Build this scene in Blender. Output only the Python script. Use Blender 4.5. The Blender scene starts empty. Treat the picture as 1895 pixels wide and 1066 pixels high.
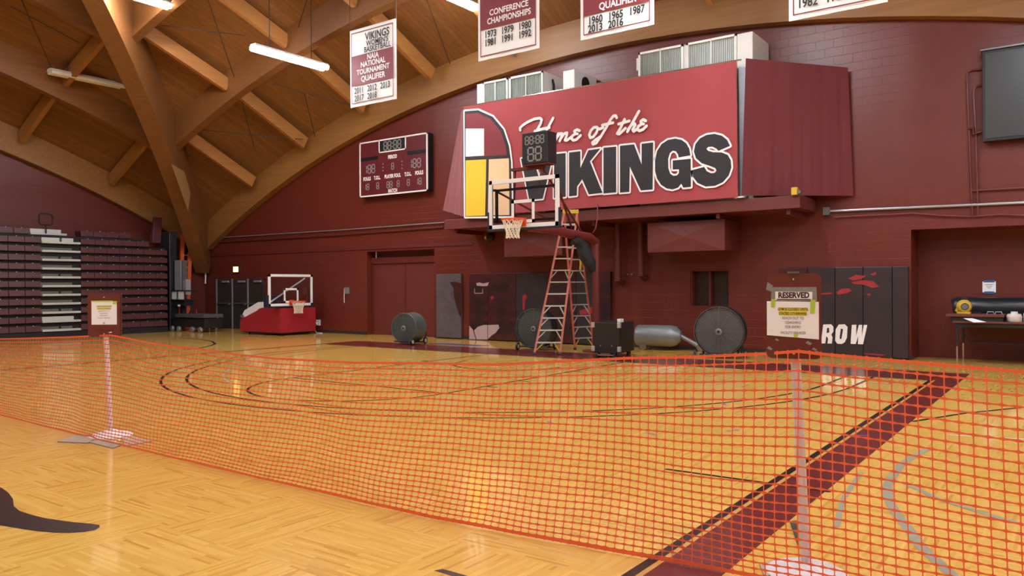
import bpy, bmesh, math, random
from mathutils import Vector, Matrix
from mathutils.geometry import tessellate_polygon
random.seed(7)
S = bpy.context.scene
COL = S.collection
# ---------------------------------------------------------------- camera
W, H, F = 1895.0, 1066.0, 1450.5
YAW, PITCH, ROLL = 0.62923, -0.00343, -0.00549
CAM = Vector((9.739, -14.918, 1.655))
def _basis():
    cy, sy, cp, sp = math.cos(YAW), math.sin(YAW), math.cos(PITCH), math.sin(PITCH)
    f = Vector((-sy*cp, cy*cp, sp)); r = Vector((cy, sy, 0)); u = r.cross(f)
    c, s = math.cos(ROLL), math.sin(ROLL)
    return c*r+s*u, -s*r+c*u, f
CR, CU, CF = _basis()
cam = bpy.data.cameras.new('camera'); camo = bpy.data.objects.new('camera', cam); COL.objects.link(camo)
cam.sensor_width = 36.0; cam.sensor_fit = 'HORIZONTAL'; cam.lens = 36.0*F/W; cam.clip_start = 0.05; cam.clip_end = 300
m = Matrix.Identity(4)
for i in range(3):
    m[i][0], m[i][1], m[i][2], m[i][3] = CR[i], CU[i], -CF[i], CAM[i]
camo.matrix_world = m
S.camera = camo
# ---------------------------------------------------------------- light and exposure
S.view_settings.view_transform = 'Standard'; S.view_settings.look = 'None'
S.view_settings.gamma = 1; S.view_settings.use_curve_mapping = False
S.view_settings.exposure = 0.0
wd = bpy.data.worlds.new('world'); S.world = wd; wd.use_nodes = True
wd.node_tree.nodes['Background'].inputs[0].default_value = (0.02, 0.02, 0.022, 1)
wd.node_tree.nodes['Background'].inputs[1].default_value = 0.2
LAMP = 104.0            # emission of the lit ceiling tubes
S.cycles.max_bounces = 7; S.cycles.diffuse_bounces = 4; S.cycles.glossy_bounces = 3
S.cycles.sample_clamp_indirect = 6.0
S.cycles.use_denoising = True
# ---------------------------------------------------------------- pixel rays onto known planes
def ray(px, py): return CR*((px-W/2)/F) + CU*(-(py-H/2)/F) + CF
def at_x(px, py, X): d = ray(px, py); return CAM + d*((X-CAM.x)/d.x)
def at_y(px, py, Y): d = ray(px, py); return CAM + d*((Y-CAM.y)/d.y)
def at_z(px, py, Z=0.0): d = ray(px, py); return CAM + d*((Z-CAM.z)/d.z)
# ---------------------------------------------------------------- materials
def s2l(c):
    return tuple(((v/255)/12.92 if v/255 <= .04045 else ((v/255+.055)/1.055)**2.4) for v in c)
def node(nt, t, **kw):
    n = nt.nodes.new(t)
    for k, v in kw.items():
        if k.startswith('i_'):
            n.inputs[k[2:].replace('_', ' ')].default_value = v
        else: setattr(n, k, v)
    return n
def mth(nt, op, a, b=None, c=None):
    n = nt.nodes.new('ShaderNodeMath'); n.operation = op
    for i, v in enumerate((a, b, c)):
        if v is None: continue
        if isinstance(v, (int, float)): n.inputs[i].default_value = v
        else: nt.links.new(v, n.inputs[i])
    return n.outputs[0]
def mixc(nt, fac, a, b, blend='MIX'):
    n = nt.nodes.new('ShaderNodeMix'); n.data_type = 'RGBA'; n.blend_type = blend
    for i, v in ((0, fac), (6, a), (7, b)):
        if isinstance(v, (int, float)): n.inputs[i].default_value = v
        elif isinstance(v, tuple): n.inputs[i].default_value = (*v[:3], 1)
        else: nt.links.new(v, n.inputs[i])
    return n.outputs[2]
MATS = {}
def mat(name, rgb, rough=.6, metal=0.0, var=.12, scale=6.0, bump=0.0, bscale=60.0, spec=.5, stretch=(1, 1, 1), coat=0.0):
    """plain painted / moulded material with procedural wear in colour and a fine bump"""
    M = bpy.data.materials.new(name); M.use_nodes = True; nt = M.node_tree
    P = nt.nodes['Principled BSDF']; c = s2l(rgb)
    tc = node(nt, 'ShaderNodeTexCoord'); mp = node(nt, 'ShaderNodeMapping'); mp.inputs['Scale'].default_value = stretch
    nt.links.new(tc.outputs['Object'], mp.inputs[0])
    nz = node(nt, 'ShaderNodeTexNoise', i_Scale=scale, i_Detail=5.0, i_Roughness=.6); nt.links.new(mp.outputs[0], nz.inputs['Vector'])
    lo = tuple(v*(1-var) for v in c); hi = tuple(min(1, v*(1+var)) for v in c)
    nt.links.new(mixc(nt, nz.outputs[0], lo, hi), P.inputs['Base Color'])
    P.inputs['Roughness'].default_value = rough; P.inputs['Metallic'].default_value = metal
    P.inputs['Specular IOR Level'].default_value = spec
    if coat: P.inputs['Coat Weight'].default_value = coat
    if bump:
        n2 = node(nt, 'ShaderNodeTexNoise', i_Scale=bscale, i_Detail=3.0); nt.links.new(mp.outputs[0], n2.inputs['Vector'])
        b = node(nt, 'ShaderNodeBump', i_Strength=bump, i_Distance=.01); nt.links.new(n2.outputs[0], b.inputs['Height'])
        nt.links.new(b.outputs[0], P.inputs['Normal'])
    MATS[name] = M; return M
def emis(name, rgb, k):
    M = bpy.data.materials.new(name); M.use_nodes = True; P = M.node_tree.nodes['Principled BSDF']
    P.inputs['Base Color'].default_value = (.8, .8, .8, 1)
    P.inputs['Emission Color'].default_value = (*s2l(rgb), 1); P.inputs['Emission Strength'].default_value = k
    MATS[name] = M; return M
def wood(name, a, b, rough=.5, axis='X', sc=1.0, board=0.0):
    """grain stretched along one axis; optional board joints"""
    M = bpy.data.materials.new(name); M.use_nodes = True; nt = M.node_tree; P = nt.nodes['Principled BSDF']
    tc = node(nt, 'ShaderNodeTexCoord'); mp = node(nt, 'ShaderNodeMapping')
    s = {'X': (.35, 7, 7), 'Y': (7, .35, 7), 'Z': (7, 7, .35)}[axis]
    mp.inputs['Scale'].default_value = tuple(v*sc for v in s); nt.links.new(tc.outputs['Object'], mp.inputs[0])
    nz = node(nt, 'ShaderNodeTexNoise', i_Scale=2.2, i_Detail=8.0, i_Roughness=.62); nt.links.new(mp.outputs[0], nz.inputs['Vector'])
    n2 = node(nt, 'ShaderNodeTexNoise', i_Scale=.7, i_Detail=3.0); nt.links.new(tc.outputs['Object'], n2.inputs['Vector'])
    c = mixc(nt, mth(nt, 'MULTIPLY_ADD', mth(nt, 'SUBTRACT', nz.outputs[0], .5), 2.0, .5), s2l(a), s2l(b))
    c = mixc(nt, mth(nt, 'MULTIPLY', n2.outputs[0], .45), c, tuple(v*.55 for v in s2l(a)))
    if board:
        sp = node(nt, 'ShaderNodeSeparateXYZ'); nt.links.new(tc.outputs['Object'], sp.inputs[0])
        w = sp.outputs[0 if axis == 'Y' else 1]
        k = mth(nt, 'DIVIDE', w, board); fr = mth(nt, 'FRACT', k)
        wn = node(nt, 'ShaderNodeTexWhiteNoise'); wn.noise_dimensions = '1D'; nt.links.new(mth(nt, 'FLOOR', k), wn.inputs['W'])
        c = mixc(nt, mth(nt, 'MULTIPLY', wn.outputs['Value'], .35), c, tuple(v*.5 for v in s2l(a)))
        c = mixc(nt, mth(nt, 'MULTIPLY', mth(nt, 'LESS_THAN', fr, .04), .7), c, (.02, .012, .006))
    nt.links.new(c, P.inputs['Base Color']); P.inputs['Roughness'].default_value = rough
    b = node(nt, 'ShaderNodeBump', i_Strength=.15, i_Distance=.01); nt.links.new(nz.outputs[0], b.inputs['Height']); nt.links.new(b.outputs[0], P.inputs['Normal'])
    MATS[name] = M; return M
def block_wall(name, rgb, axis):
    """painted concrete block: courses in bump and faint joint shade, satin paint"""
    M = bpy.data.materials.new(name); M.use_nodes = True; nt = M.node_tree; P = nt.nodes['Principled BSDF']
    tc = node(nt, 'ShaderNodeTexCoord'); sp = node(nt, 'ShaderNodeSeparateXYZ'); nt.links.new(tc.outputs['Object'], sp.inputs[0])
    cb = node(nt, 'ShaderNodeCombineXYZ')
    nt.links.new(sp.outputs[0 if axis == 'X' else 1], cb.inputs[0]); nt.links.new(sp.outputs[2], cb.inputs[1])
    br = node(nt, 'ShaderNodeTexBrick'); br.inputs['Scale'].default_value = 1.0
    br.inputs['Brick Width'].default_value = .4; br.inputs['Row Height'].default_value = .2; br.inputs['Mortar Size'].default_value = .006
    br.inputs['Mortar Smooth'].default_value = .4
    nt.links.new(cb.outputs[0], br.inputs['Vector'])
    c = s2l(rgb)
    nz = node(nt, 'ShaderNodeTexNoise', i_Scale=.5, i_Detail=6.0, i_Roughness=.65); nt.links.new(tc.outputs['Object'], nz.inputs['Vector'])
    br.inputs['Color1'].default_value = (*c, 1); br.inputs['Color2'].default_value = (*[v*.93 for v in c], 1); br.inputs['Mortar'].default_value = (*[v*.86 for v in c], 1)
    nt.links.new(mixc(nt, mth(nt, 'MULTIPLY', nz.outputs[0], .3), br.outputs['Color'], tuple(v*.75 for v in c)), P.inputs['Base Color'])
    n2 = node(nt, 'ShaderNodeTexNoise', i_Scale=40.0, i_Detail=4.0); nt.links.new(tc.outputs['Object'], n2.inputs['Vector'])
    hgt = mth(nt, 'SUBTRACT', mth(nt, 'MULTIPLY', n2.outputs[0], .25), br.outputs['Fac'])
    b = node(nt, 'ShaderNodeBump', i_Strength=.4, i_Distance=.02); nt.links.new(hgt, b.inputs['Height']); nt.links.new(b.outputs[0], P.inputs['Normal'])
    P.inputs['Roughness'].default_value = .38
    MATS[name] = M; return M
def floor_mat(name):
    """maple parquet laid in square blocks whose strips turn by a quarter from block to block"""
    M = bpy.data.materials.new(name); M.use_nodes = True; nt = M.node_tree; P = nt.nodes['Principled BSDF']
    g = node(nt, 'ShaderNodeNewGeometry'); sp = node(nt, 'ShaderNodeSeparateXYZ'); nt.links.new(g.outputs['Position'], sp.inputs[0])
    x, y = sp.outputs[0], sp.outputs[1]; B = .92
    par = mth(nt, 'MODULO', mth(nt, 'ADD', mth(nt, 'FLOOR', mth(nt, 'DIVIDE', x, B)), mth(nt, 'ADD', mth(nt, 'FLOOR', mth(nt, 'DIVIDE', y, B)), 100.0)), 2.0)
    inv = mth(nt, 'SUBTRACT', 1.0, par)
    along = mth(nt, 'ADD', mth(nt, 'MULTIPLY', x, par), mth(nt, 'MULTIPLY', y, inv))
    acr = mth(nt, 'ADD', mth(nt, 'MULTIPLY', y, par), mth(nt, 'MULTIPLY', x, inv))
    k = mth(nt, 'FLOOR', mth(nt, 'DIVIDE', acr, .023))
    off = mth(nt, 'MULTIPLY', mth(nt, 'SINE', mth(nt, 'MULTIPLY', k, 12.9)), .4)
    l = mth(nt, 'FLOOR', mth(nt, 'DIVIDE', mth(nt, 'ADD', along, off), .31))
    wn = node(nt, 'ShaderNodeTexWhiteNoise'); cb = node(nt, 'ShaderNodeCombineXYZ')
    nt.links.new(k, cb.inputs[0]); nt.links.new(l, cb.inputs[1]); nt.links.new(par, cb.inputs[2]); nt.links.new(cb.outputs[0], wn.inputs['Vector'])
    r = node(nt, 'ShaderNodeValToRGB'); e = r.color_ramp.elements
    e[0].position = 0; e[0].color = (*s2l(FLOOR_C[0]), 1); e[1].position = 1; e[1].color = (*s2l(FLOOR_C[1]), 1)
    q = r.color_ramp.elements.new(.12); q.color = (*s2l(FLOOR_C[2]), 1)
    q = r.color_ramp.elements.new(.6); q.color = (*s2l(FLOOR_C[3]), 1)
    nt.links.new(wn.outputs['Value'], r.inputs[0])
    mp = node(nt, 'ShaderNodeCombineXYZ'); nt.links.new(mth(nt, 'MULTIPLY', along, 1.5), mp.inputs[0]); nt.links.new(mth(nt, 'MULTIPLY', acr, 40.0), mp.inputs[1])
    nz = node(nt, 'ShaderNodeTexNoise', i_Scale=1.5, i_Detail=5.0); nt.links.new(mp.outputs[0], nz.inputs['Vector'])
    c = mixc(nt, mth(nt, 'MULTIPLY', mth(nt, 'SUBTRACT', nz.outputs[0], .3), .32), r.outputs[0], tuple(v*.72 for v in s2l(FLOOR_C[0])))
    n2 = node(nt, 'ShaderNodeTexNoise', i_Scale=.6, i_Detail=2.0); nt.links.new(g.outputs['Position'], n2.inputs['Vector'])
    c = mixc(nt, mth(nt, 'MULTIPLY', n2.outputs[0], .25), c, tuple(v*.8 for v in s2l(FLOOR_C[3])))
    nt.links.new(c, P.inputs['Base Color'])
    n3 = node(nt, 'ShaderNodeTexNoise', i_Scale=1.1, i_Detail=4.0); nt.links.new(g.outputs['Position'], n3.inputs['Vector'])
    nt.links.new(mth(nt, 'MULTIPLY_ADD', n3.outputs[0], .1, .045), P.inputs['Roughness'])
    P.inputs['Specular IOR Level'].default_value = .55
    n4 = node(nt, 'ShaderNodeTexNoise', i_Scale=3.0, i_Detail=2.0); nt.links.new(g.outputs['Position'], n4.inputs['Vector'])
    b = node(nt, 'ShaderNodeBump', i_Strength=.03, i_Distance=.02); nt.links.new(n4.outputs[0], b.inputs['Height']); nt.links.new(b.outputs[0], P.inputs['Normal'])
    MATS[name] = M; return M
def mural_mat(name, seed, cols, thr):
    """printed wall pad: dark print with blotches of other inks"""
    M = bpy.data.materials.new(name); M.use_nodes = True; nt = M.node_tree; P = nt.nodes['Principled BSDF']
    tc = node(nt, 'ShaderNodeTexCoord'); mp = node(nt, 'ShaderNodeMapping'); mp.inputs['Location'].default_value = (seed*3.1, 0, seed*1.7)
    mp.inputs['Scale'].default_value = (.9, 1, 1.6); nt.links.new(tc.outputs['Object'], mp.inputs[0])
    nz = node(nt, 'ShaderNodeTexNoise', i_Scale=1.6, i_Detail=6.0, i_Roughness=.6, i_Distortion=.6); nt.links.new(mp.outputs[0], nz.inputs['Vector'])
    r = node(nt, 'ShaderNodeValToRGB'); e = r.color_ramp.elements
    e[0].position = thr[0]; e[0].color = (*s2l(cols[0]), 1); e[1].position = thr[2]; e[1].color = (*s2l(cols[2]), 1)
    q = r.color_ramp.elements.new(thr[1]); q.color = (*s2l(cols[1]), 1)
    nt.links.new(nz.outputs[0], r.inputs[0]); nt.links.new(r.outputs[0], P.inputs['Base Color'])
    P.inputs['Roughness'].default_value = .42
    MATS[name] = M; return M
def glass_mat(name, tint=(.95, .97, 1)):
    M = bpy.data.materials.new(name); M.use_nodes = True; nt = M.node_tree
    for n in list(nt.nodes): nt.nodes.remove(n)
    o = node(nt, 'ShaderNodeOutputMaterial'); t = node(nt, 'ShaderNodeBsdfTransparent'); t.inputs[0].default_value = (*tint, 1)
    gl = node(nt, 'ShaderNodeBsdfGlossy'); gl.inputs['Roughness'].default_value = .02
    fr = node(nt, 'ShaderNodeFresnel'); fr.inputs[0].default_value = 1.45; mx = node(nt, 'ShaderNodeMixShader')
    nt.links.new(mth(nt, 'MULTIPLY', fr.outputs[0], .9), mx.inputs[0]); nt.links.new(t.outputs[0], mx.inputs[1]); nt.links.new(gl.outputs[0], mx.inputs[2]); nt.links.new(mx.outputs[0], o.inputs[0])
    MATS[name] = M; return M
FLOOR_C = [(203, 149, 66), (238, 192, 102), (224, 174, 82), (231, 183, 90)]
RED = (103, 39, 28)
block_wall('red_block_x', RED, 'X'); block_wall('red_block_y', RED, 'Y')
mat('red_paint', (98, 39, 33), .5, var=.12, scale=2, bump=.1, bscale=30)
mat('red_steel', (96, 36, 32), .42, var=.1, scale=4)
mat('dark_base', (44, 34, 32), .6)
floor_mat('maple')
mat('paint_maroon', (106, 42, 40), .2, var=.1, scale=3); mat('paint_black', (34, 28, 28), .22, var=.15, scale=5)
mat('paint_cream', (214, 160, 84), .2); mat('paint_yellow', (200, 150, 40), .25); mat('floor_blue', (70, 72, 130), .3, var=.3, scale=4)
mat('paint_greyblue', (150, 146, 122), .4, var=.2, scale=8); mat('paint_white', (225, 220, 205), .3); mat('tape_violet', (104, 78, 150), .5, var=.3, scale=20)
wood('deck', (128, 80, 36), (156, 104, 50), .6, 'Y', .8, .18)
wood('beam', (136, 90, 42), (164, 116, 60), .5, 'X', .8)
wood('rib', (120, 74, 36), (148, 98, 52), .48, 'Y', .8)
wood('purlin', (156, 100, 48), (186, 130, 68), .5, 'Y', .8)
mat('plywood', (176, 140, 84), .6, var=.15, scale=3)
mat('steel_dark', (52, 46, 44), .5, .6); mat('rod', (60, 46, 40), .55, .3)
emis('tube_lit', (243, 246, 252), LAMP); mat('tube_off', (226, 222, 214), .4); mat('white_enamel', (232, 232, 228), .4, var=.05)
mat('maroon_plastic', (76, 31, 33), .45, var=.14, scale=5); mat('black_gap', (16, 13, 13), .7)
mat('step_metal', (196, 198, 192), .4, .2, var=.08, scale=8); mat('riser_grey', (96, 94, 82), .6, var=.12)
mat('steel_grey', (120, 122, 124), .4, .7); mat('chrome', (206, 208, 210), .22, .95, var=.05); mat('alu', (190, 192, 194), .35, .6, var=.08)
mat('orange_glass_fibre', (206, 92, 44), .5, var=.12, scale=9); mat('ladder_orange', (176, 94, 72), .55, var=.15, scale=9)
mat('yellow_plastic', (204, 168, 48), .45, var=.12); mat('white_paint', (226, 226, 222), .45, var=.06)
mat('black_rubber', (24, 23, 24), .55, var=.2); mat('navy_pad', (26, 34, 52), .5); mat('black_case', (26, 22, 20), .5, var=.25, scale=10, bump=.15, bscale=200)
mat('screen', (54, 58, 58), .3, var=.03); mat('rim_orange', (222, 74, 28), .4); mat('net_cord', (226, 214, 190), .8)
glass_mat('board_glass')
mat('cloth_red', (156, 60, 64), .75, var=.06, scale=3, bump=.15, bscale=300); mat('cloth_pale', (138, 82, 84), .7, var=.08, scale=3); mat('cloth_dark_red', (100, 33, 37), .8, var=.08, scale=3, bump=.15, bscale=300)
mat('print_black', (30, 26, 30), .6, var=.08); mat('print_white', (236, 232, 228), .6, var=.04); mat('print_maroon', (122, 34, 42), .6, var=.08)
mat('print_gold', (236, 190, 40), .6, var=.05); mat('print_tan', (236, 192, 146), .6, var=.05); mat('banner_white', (244, 243, 240), .6, var=.05)
mat('segment_off', (140, 138, 132), .5); mat('scoreboard_red', (92, 26, 32), .45); mat('scoreboard_black', (18, 17, 20), .45)
mat('portable_red', (150, 26, 40), .5, var=.08); mat('door_dark', (50, 48, 44), .45, var=.08)
emis('exit_lit', (255, 200, 110), 5.0); mat('exit_housing', (60, 44, 30), .5)
mat('fan_grey', (112, 112, 110), .42, .4, var=.16, scale=4); mat('fan_green', (96, 104, 100), .36, .3, var=.25, scale=5); mat('fan_dark', (34, 34, 38), .5, .3)
mat('drum_grey', (136, 138, 138), .38, .4, var=.15, scale=4)
mat('hvac_white', (226, 226, 220), .45, var=.06, scale=3); mat('hvac_grille', (140, 148, 140), .5, .2, var=.25, scale=3); mat('galvanised', (170, 172, 180), .4, .6, var=.15, scale=4)
mural_mat('mural_dark', 1.3, [(34, 17, 20), (68, 22, 28), (100, 38, 42)], (.38, .6, .85)); mural_mat('mural_grey', 4.2, [(76, 68, 74), (92, 84, 88), (54, 44, 50)], (.3, .55, .75))
mural_mat('mural_black', 7.7, [(38, 34, 38), (46, 38, 42), (60, 42, 46)], (.3, .55, .8)); mat('mural_pale', (176, 150, 150), .45, var=.2, scale=3); mat('mural_red', (152, 40, 44), .45, var=.3, scale=4); mat('mural_line', (24, 18, 20), .5)
mat('fence_orange', (240, 106, 62), .45, var=.08, scale=3); mat('pvc_white', (214, 206, 204), .4, var=.07, scale=6); mat('sign_brown', (104, 42, 32), .42, var=.18, scale=12)
mat('window_dark', (52, 26, 22), .5); mat('paper', (247, 248, 248), .7, var=.03); mat('highlight', (226, 216, 60), .7); mat('tape_green', (178, 204, 62), .6); mat('ink_grey', (150, 140, 140), .7); mat('ink_dark', (66, 30, 30), .7)
mat('tape_silver', (150, 150, 150), .35, .3, var=.25, scale=40); mat('cardboard', (164, 146, 124), .7, var=.14, scale=8); mat('tape_blue', (50, 90, 150), .6)
mat('table_top', (104, 56, 52), .35, var=.12); mat('foil_black', (28, 32, 36), .3, var=.3, scale=4, bump=.4, bscale=9); mat('mat_red', (140, 48, 40), .5)
mat('maroon_wrap', (110, 36, 38), .6, var=.15, scale=6, bump=.3, bscale=12); mat('black_cloth', (22, 21, 24), .8, var=.3, scale=6, bump=.4, bscale=18)
mat('cable_red', (110, 40, 36), .5); mat('jar_white', (214, 206, 192), .35, var=.1); mat('clear_plastic', (200, 206, 206), .15, var=.05); mat('trim_dark_red', (92, 30, 28), .55)
# ---------------------------------------------------------------- mesh building
class MB:
    def __init__(s): s.v = []; s.f = []; s.mi = []; s.ms = []
    def m(s, name):
        if name not in s.ms: s.ms.append(name)
        s.cur = s.ms.index(name); return s
    def face(s, pts, mi=None):
        b = len(s.v); s.v += [Vector(p) for p in pts]; s.f.append(tuple(range(b, b+len(pts)))); s.mi.append(s.cur if mi is None else mi)
    def box(s, lo, hi):
        x0, y0, z0 = lo; x1, y1, z1 = hi
        c = [(x0, y0, z0), (x1, y0, z0), (x1, y1, z0), (x0, y1, z0), (x0, y0, z1), (x1, y0, z1), (x1, y1, z1), (x0, y1, z1)]
        return s.hexa(c)
    def hexa(s, c):
        b = len(s.v); s.v += [Vector(p) for p in c]
        for q in ((0, 3, 2, 1), (4, 5, 6, 7), (0, 1, 5, 4), (1, 2, 6, 5), (2, 3, 7, 6), (3, 0, 4, 7)):
            s.f.append(tuple(b+i for i in q)); s.mi.append(s.cur)
        return s
    def obox(s, c, ax, ay, az):
        """box about centre c with half-axis vectors"""
        c, ax, ay, az = map(Vector, (c, ax, ay, az))
        return s.hexa([c-ax-ay-az, c+ax-ay-az, c+ax+ay-az, c-ax+ay-az, c-ax-ay+az, c+ax-ay+az, c+ax+ay+az, c-ax+ay+az])
    def bar(s, a, b, w, d, up=(0, 0, 1)):
        """rectangular bar from a to b: w across, d along up"""
        a, b = Vector(a), Vector(b); t = (b-a).normalized(); u = Vector(up); x = t.cross(u)
        if x.length < 1e-4: x = t.cross(Vector((1, 0, 0)))
        x.normalize(); u = x.cross(t).normalized()
        return s.obox((a+b)/2, (b-a)/2, x*w/2, u*d/2)
    def tube(s, pts, r, n=10, caps=True, closed=False):
        pts = [Vector(p) for p in pts]; N = len(pts); rs = r if isinstance(r, (list, tuple)) else [r]*N
        b = len(s.v); pu = None
        for i, p in enumerate(pts):
            a = pts[i-1] if (i > 0 or closed) else pts[i]; c = pts[(i+1) % N] if (i < N-1 or closed) else pts[i]
            t = (c-a).normalized()
            if pu is None:
                pu = t.orthogonal().normalized()
            u = (pu - t*pu.dot(t)); u = u.normalized() if u.length > 1e-6 else t.orthogonal().normalized(); pu = u; w = t.cross(u)
            for k in range(n):
                an = 2*math.pi*k/n; s.v.append(p + (u*math.cos(an)+w*math.sin(an))*rs[i])
        for i in range(N if closed else N-1):
            j = (i+1) % N
            for k in range(n):
                k2 = (k+1) % n; s.f.append((b+i*n+k, b+i*n+k2, b+j*n+k2, b+j*n+k)); s.mi.append(s.cur)
        if caps and not closed:
            s.f.append(tuple(b+k for k in range(n-1, -1, -1))); s.mi.append(s.cur)
            s.f.append(tuple(b+(N-1)*n+k for k in range(n))); s.mi.append(s.cur)
        return s
    def lathe(s, prof, c, axis=(0, 0, 1), n=32):
        """profile [(radius, height)] turned about an axis through c"""
        c = Vector(c); az = Vector(axis).normalized(); u = az.orthogonal().normalized(); w = az.cross(u); b = len(s.v)
        for r, h in prof:
            for k in range(n):
                an = 2*math.pi*k/n; s.v.append(c + az*h + (u*math.cos(an)+w*math.sin(an))*r)
        for i in range(len(prof)-1):
            for k in range(n):
                k2 = (k+1) % n; s.f.append((b+i*n+k, b+i*n+k2, b+(i+1)*n+k2, b+(i+1)*n+k)); s.mi.append(s.cur)
        return s
    def poly(s, pts, o, r, u):
        """filled flat outline: 2-D pts on origin o, axes r and u"""
        o, r, u = Vector(o), Vector(r), Vector(u)
        P = [o + r*x + u*y for x, y in pts]; b = len(s.v); s.v += P
        for t in tessellate_polygon([[Vector((x, y, 0)) for x, y in pts]]):
            s.f.append(tuple(b+i for i in t)); s.mi.append(s.cur)
        return s
    def prism(s, pts, o, r, u, d):
        """solid with outline pts, thickness vector d"""
        o, r, u, d = Vector(o), Vector(r), Vector(u), Vector(d); n = len(pts)
        s.poly(pts, o, r, u); s.poly(pts, o+d, r, u)
        for i in range(n):
            a, c = pts[i], pts[(i+1) % n]
            s.face([o+r*a[0]+u*a[1], o+r*c[0]+u*c[1], o+r*c[0]+u*c[1]+d, o+r*a[0]+u*a[1]+d])
        return s
    def stroke(s, pts, w, o, r, u, closed=False):
        """flat brush line with round joints"""
        P = [Vector((x, y)) for x, y in pts]; n = len(P); o = Vector(o); nn = Vector(r).cross(Vector(u))*1.3e-4
        for i in range(n if closed else n-1):
            a, c = P[i], P[(i+1) % n]; d = c-a
            if d.length < 1e-6: continue
            q = Vector((-d.y, d.x)).normalized()*(w/2)
            s.poly2([a+q, a-q, c-q, c+q], o+nn*((i % 3)*2+1), r, u)
        for i, p in enumerate(P): s.poly2([p+Vector((math.cos(t*math.pi/4), math.sin(t*math.pi/4)))*(w/2) for t in range(8)], o+nn*(i % 4)*2, r, u)
        return s
    def poly2(s, pts, o, r, u):
        o, r, u = Vector(o), Vector(r), Vector(u); s.face([o + r*p[0] + u*p[1] for p in pts]); return s
    def text(s, t, size, o, r, u, bold=0.0, shear=0.0, xs=1.0, align='CENTER'):
        vs, fs = text2d(t, bold, shear, align); o, r, u = Vector(o), Vector(r), Vector(u); b = len(s.v)
        s.v += [o + r*(x*size*xs) + u*(y*size) for x, y in vs]
        for f in fs: s.f.append(tuple(b+i for i in f)); s.mi.append(s.cur)
        return s
    def build(s, name, parent=None, smooth=False, local=False, bevel=0.0):
        me = bpy.data.meshes.new(name); off = Vector((0, 0, 0))
        if parent is not None and not local: off = parent_loc(parent)
        me.from_pydata([v-off for v in s.v], [], s.f); me.polygons.foreach_set('material_index', s.mi)
        for n in s.ms: me.materials.append(MATS[n])
        if smooth:
            bm = bmesh.new(); bm.from_mesh(me); bmesh.ops.remove_doubles(bm, verts=bm.verts, dist=1e-5); bm.to_mesh(me); bm.free()
            me.polygons.foreach_set('use_smooth', [True]*len(me.polygons))
            me.set_sharp_from_angle(angle=math.radians(42))
        me.update()
        o = bpy.data.objects.new(name, me); COL.objects.link(o)
        if parent is not None: o.parent = parent
        if bevel:
            b = o.modifiers.new('bevel', 'BEVEL'); b.width = bevel; b.segments = 2; b.limit_method = 'ANGLE'
        return o
def parent_loc(p):
    v = Vector((0, 0, 0))
    while p is not None: v += p.location; p = p.parent
    return v
_tc = {}
def text2d(t, bold, shear, align):
    k = (t, bold, shear, align)
    if k not in _tc:
        c = bpy.data.curves.new('text', 'FONT'); c.body = t; c.size = 1.0; c.offset = bold; c.shear = shear; c.align_x = align; c.align_y = 'CENTER'; c.resolution_u = 3
        o = bpy.data.objects.new('text', c); COL.objects.link(o); dg = bpy.context.evaluated_depsgraph_get(); dg.update()
        me = bpy.data.meshes.new_from_object(o.evaluated_get(dg))
        _tc[k] = ([(v.co.x, v.co.y) for v in me.vertices], [tuple(p.vertices) for p in me.polygons])
        bpy.data.objects.remove(o); bpy.data.curves.remove(c); bpy.data.meshes.remove(me)
    return _tc[k]
def new(name): q = MB(); q.m(name); return q
def tag(o, label, cat, group=None):
    o['label'] = label; o['category'] = cat
    if group: o['group'] = group
    return o
def thing(name, label, cat, loc, group=None, rz=0.0):
    o = bpy.data.objects.new(name, None); COL.objects.link(o); o.location = loc; o.rotation_euler = (0, 0, rz); o.empty_display_size = .2
    return tag(o, label, cat, group)
def struct(o): o['kind'] = 'structure'; return o
def dup(root, loc, rz=None, label=None):
    r = root.copy(); COL.objects.link(r); r.location = loc
    if rz is not None: r.rotation_euler = (0, 0, rz)
    if label: r['label'] = label
    for ch in root.children:
        c = ch.copy(); COL.objects.link(c); c.parent = r
        for g in ch.children:
            d = g.copy(); COL.objects.link(d); d.parent = c
    return r
XR, ZU = Vector((1, 0, 0)), Vector((0, 0, 1))
# ================================================================ SETTING
XL, XRR, YB, YF = -19.5, 18.6, 3.75, -34.35
C0 = Vector((-.45, -15.3, -29.9)); R0, RD = 42.284, 43.1
def vault(x, y, R): return C0.z + math.sqrt(max(0, R*R-(x-C0.x)**2-(y-C0.y)**2))
def wall_mesh(name, mname, a0, a1, holes, P, nrm, top):
    """wall in bands along a; holes = (a0,a1,z0,z1,depth) with reveals and a back"""
    q = new(mname); cuts = sorted(set([a0+(a1-a0)*i/64 for i in range(65)]+[h[i] for h in holes for i in (0, 1)]))
    nrm = Vector(nrm)
    for u, v in zip(cuts, cuts[1:]):
        if v-u < 1e-6: continue
        hs = [h for h in holes if h[0] <= u+1e-6 and h[1] >= v-1e-6]
        if hs:
            h = hs[0]
            if h[2] > 0: q.face([P(u, 0), P(v, 0), P(v, h[2]), P(u, h[2])])
            q.face([P(u, h[3]), P(v, h[3]), P(v, top(v)), P(u, top(u))])
        else: q.face([P(u, 0), P(v, 0), P(v, top(v)), P(u, top(u))])
    for u, v, z0, z1, d in holes:
        D = -nrm*d
        q.face([P(u, z0), P(u, z1), P(u, z1)+D, P(u, z0)+D]); q.face([P(v, z0), P(v, z1), P(v, z1)+D, P(v, z0)+D])
        q.face([P(u, z1), P(v, z1), P(v, z1)+D, P(u, z1)+D]); q.face([P(u, z0)+D, P(v, z0)+D, P(v, z1)+D, P(u, z1)+D])
        if z0 > 0: q.face([P(u, z0), P(v, z0), P(v, z0)+D, P(u, z0)+D])
    return struct(q.build(name))
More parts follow.
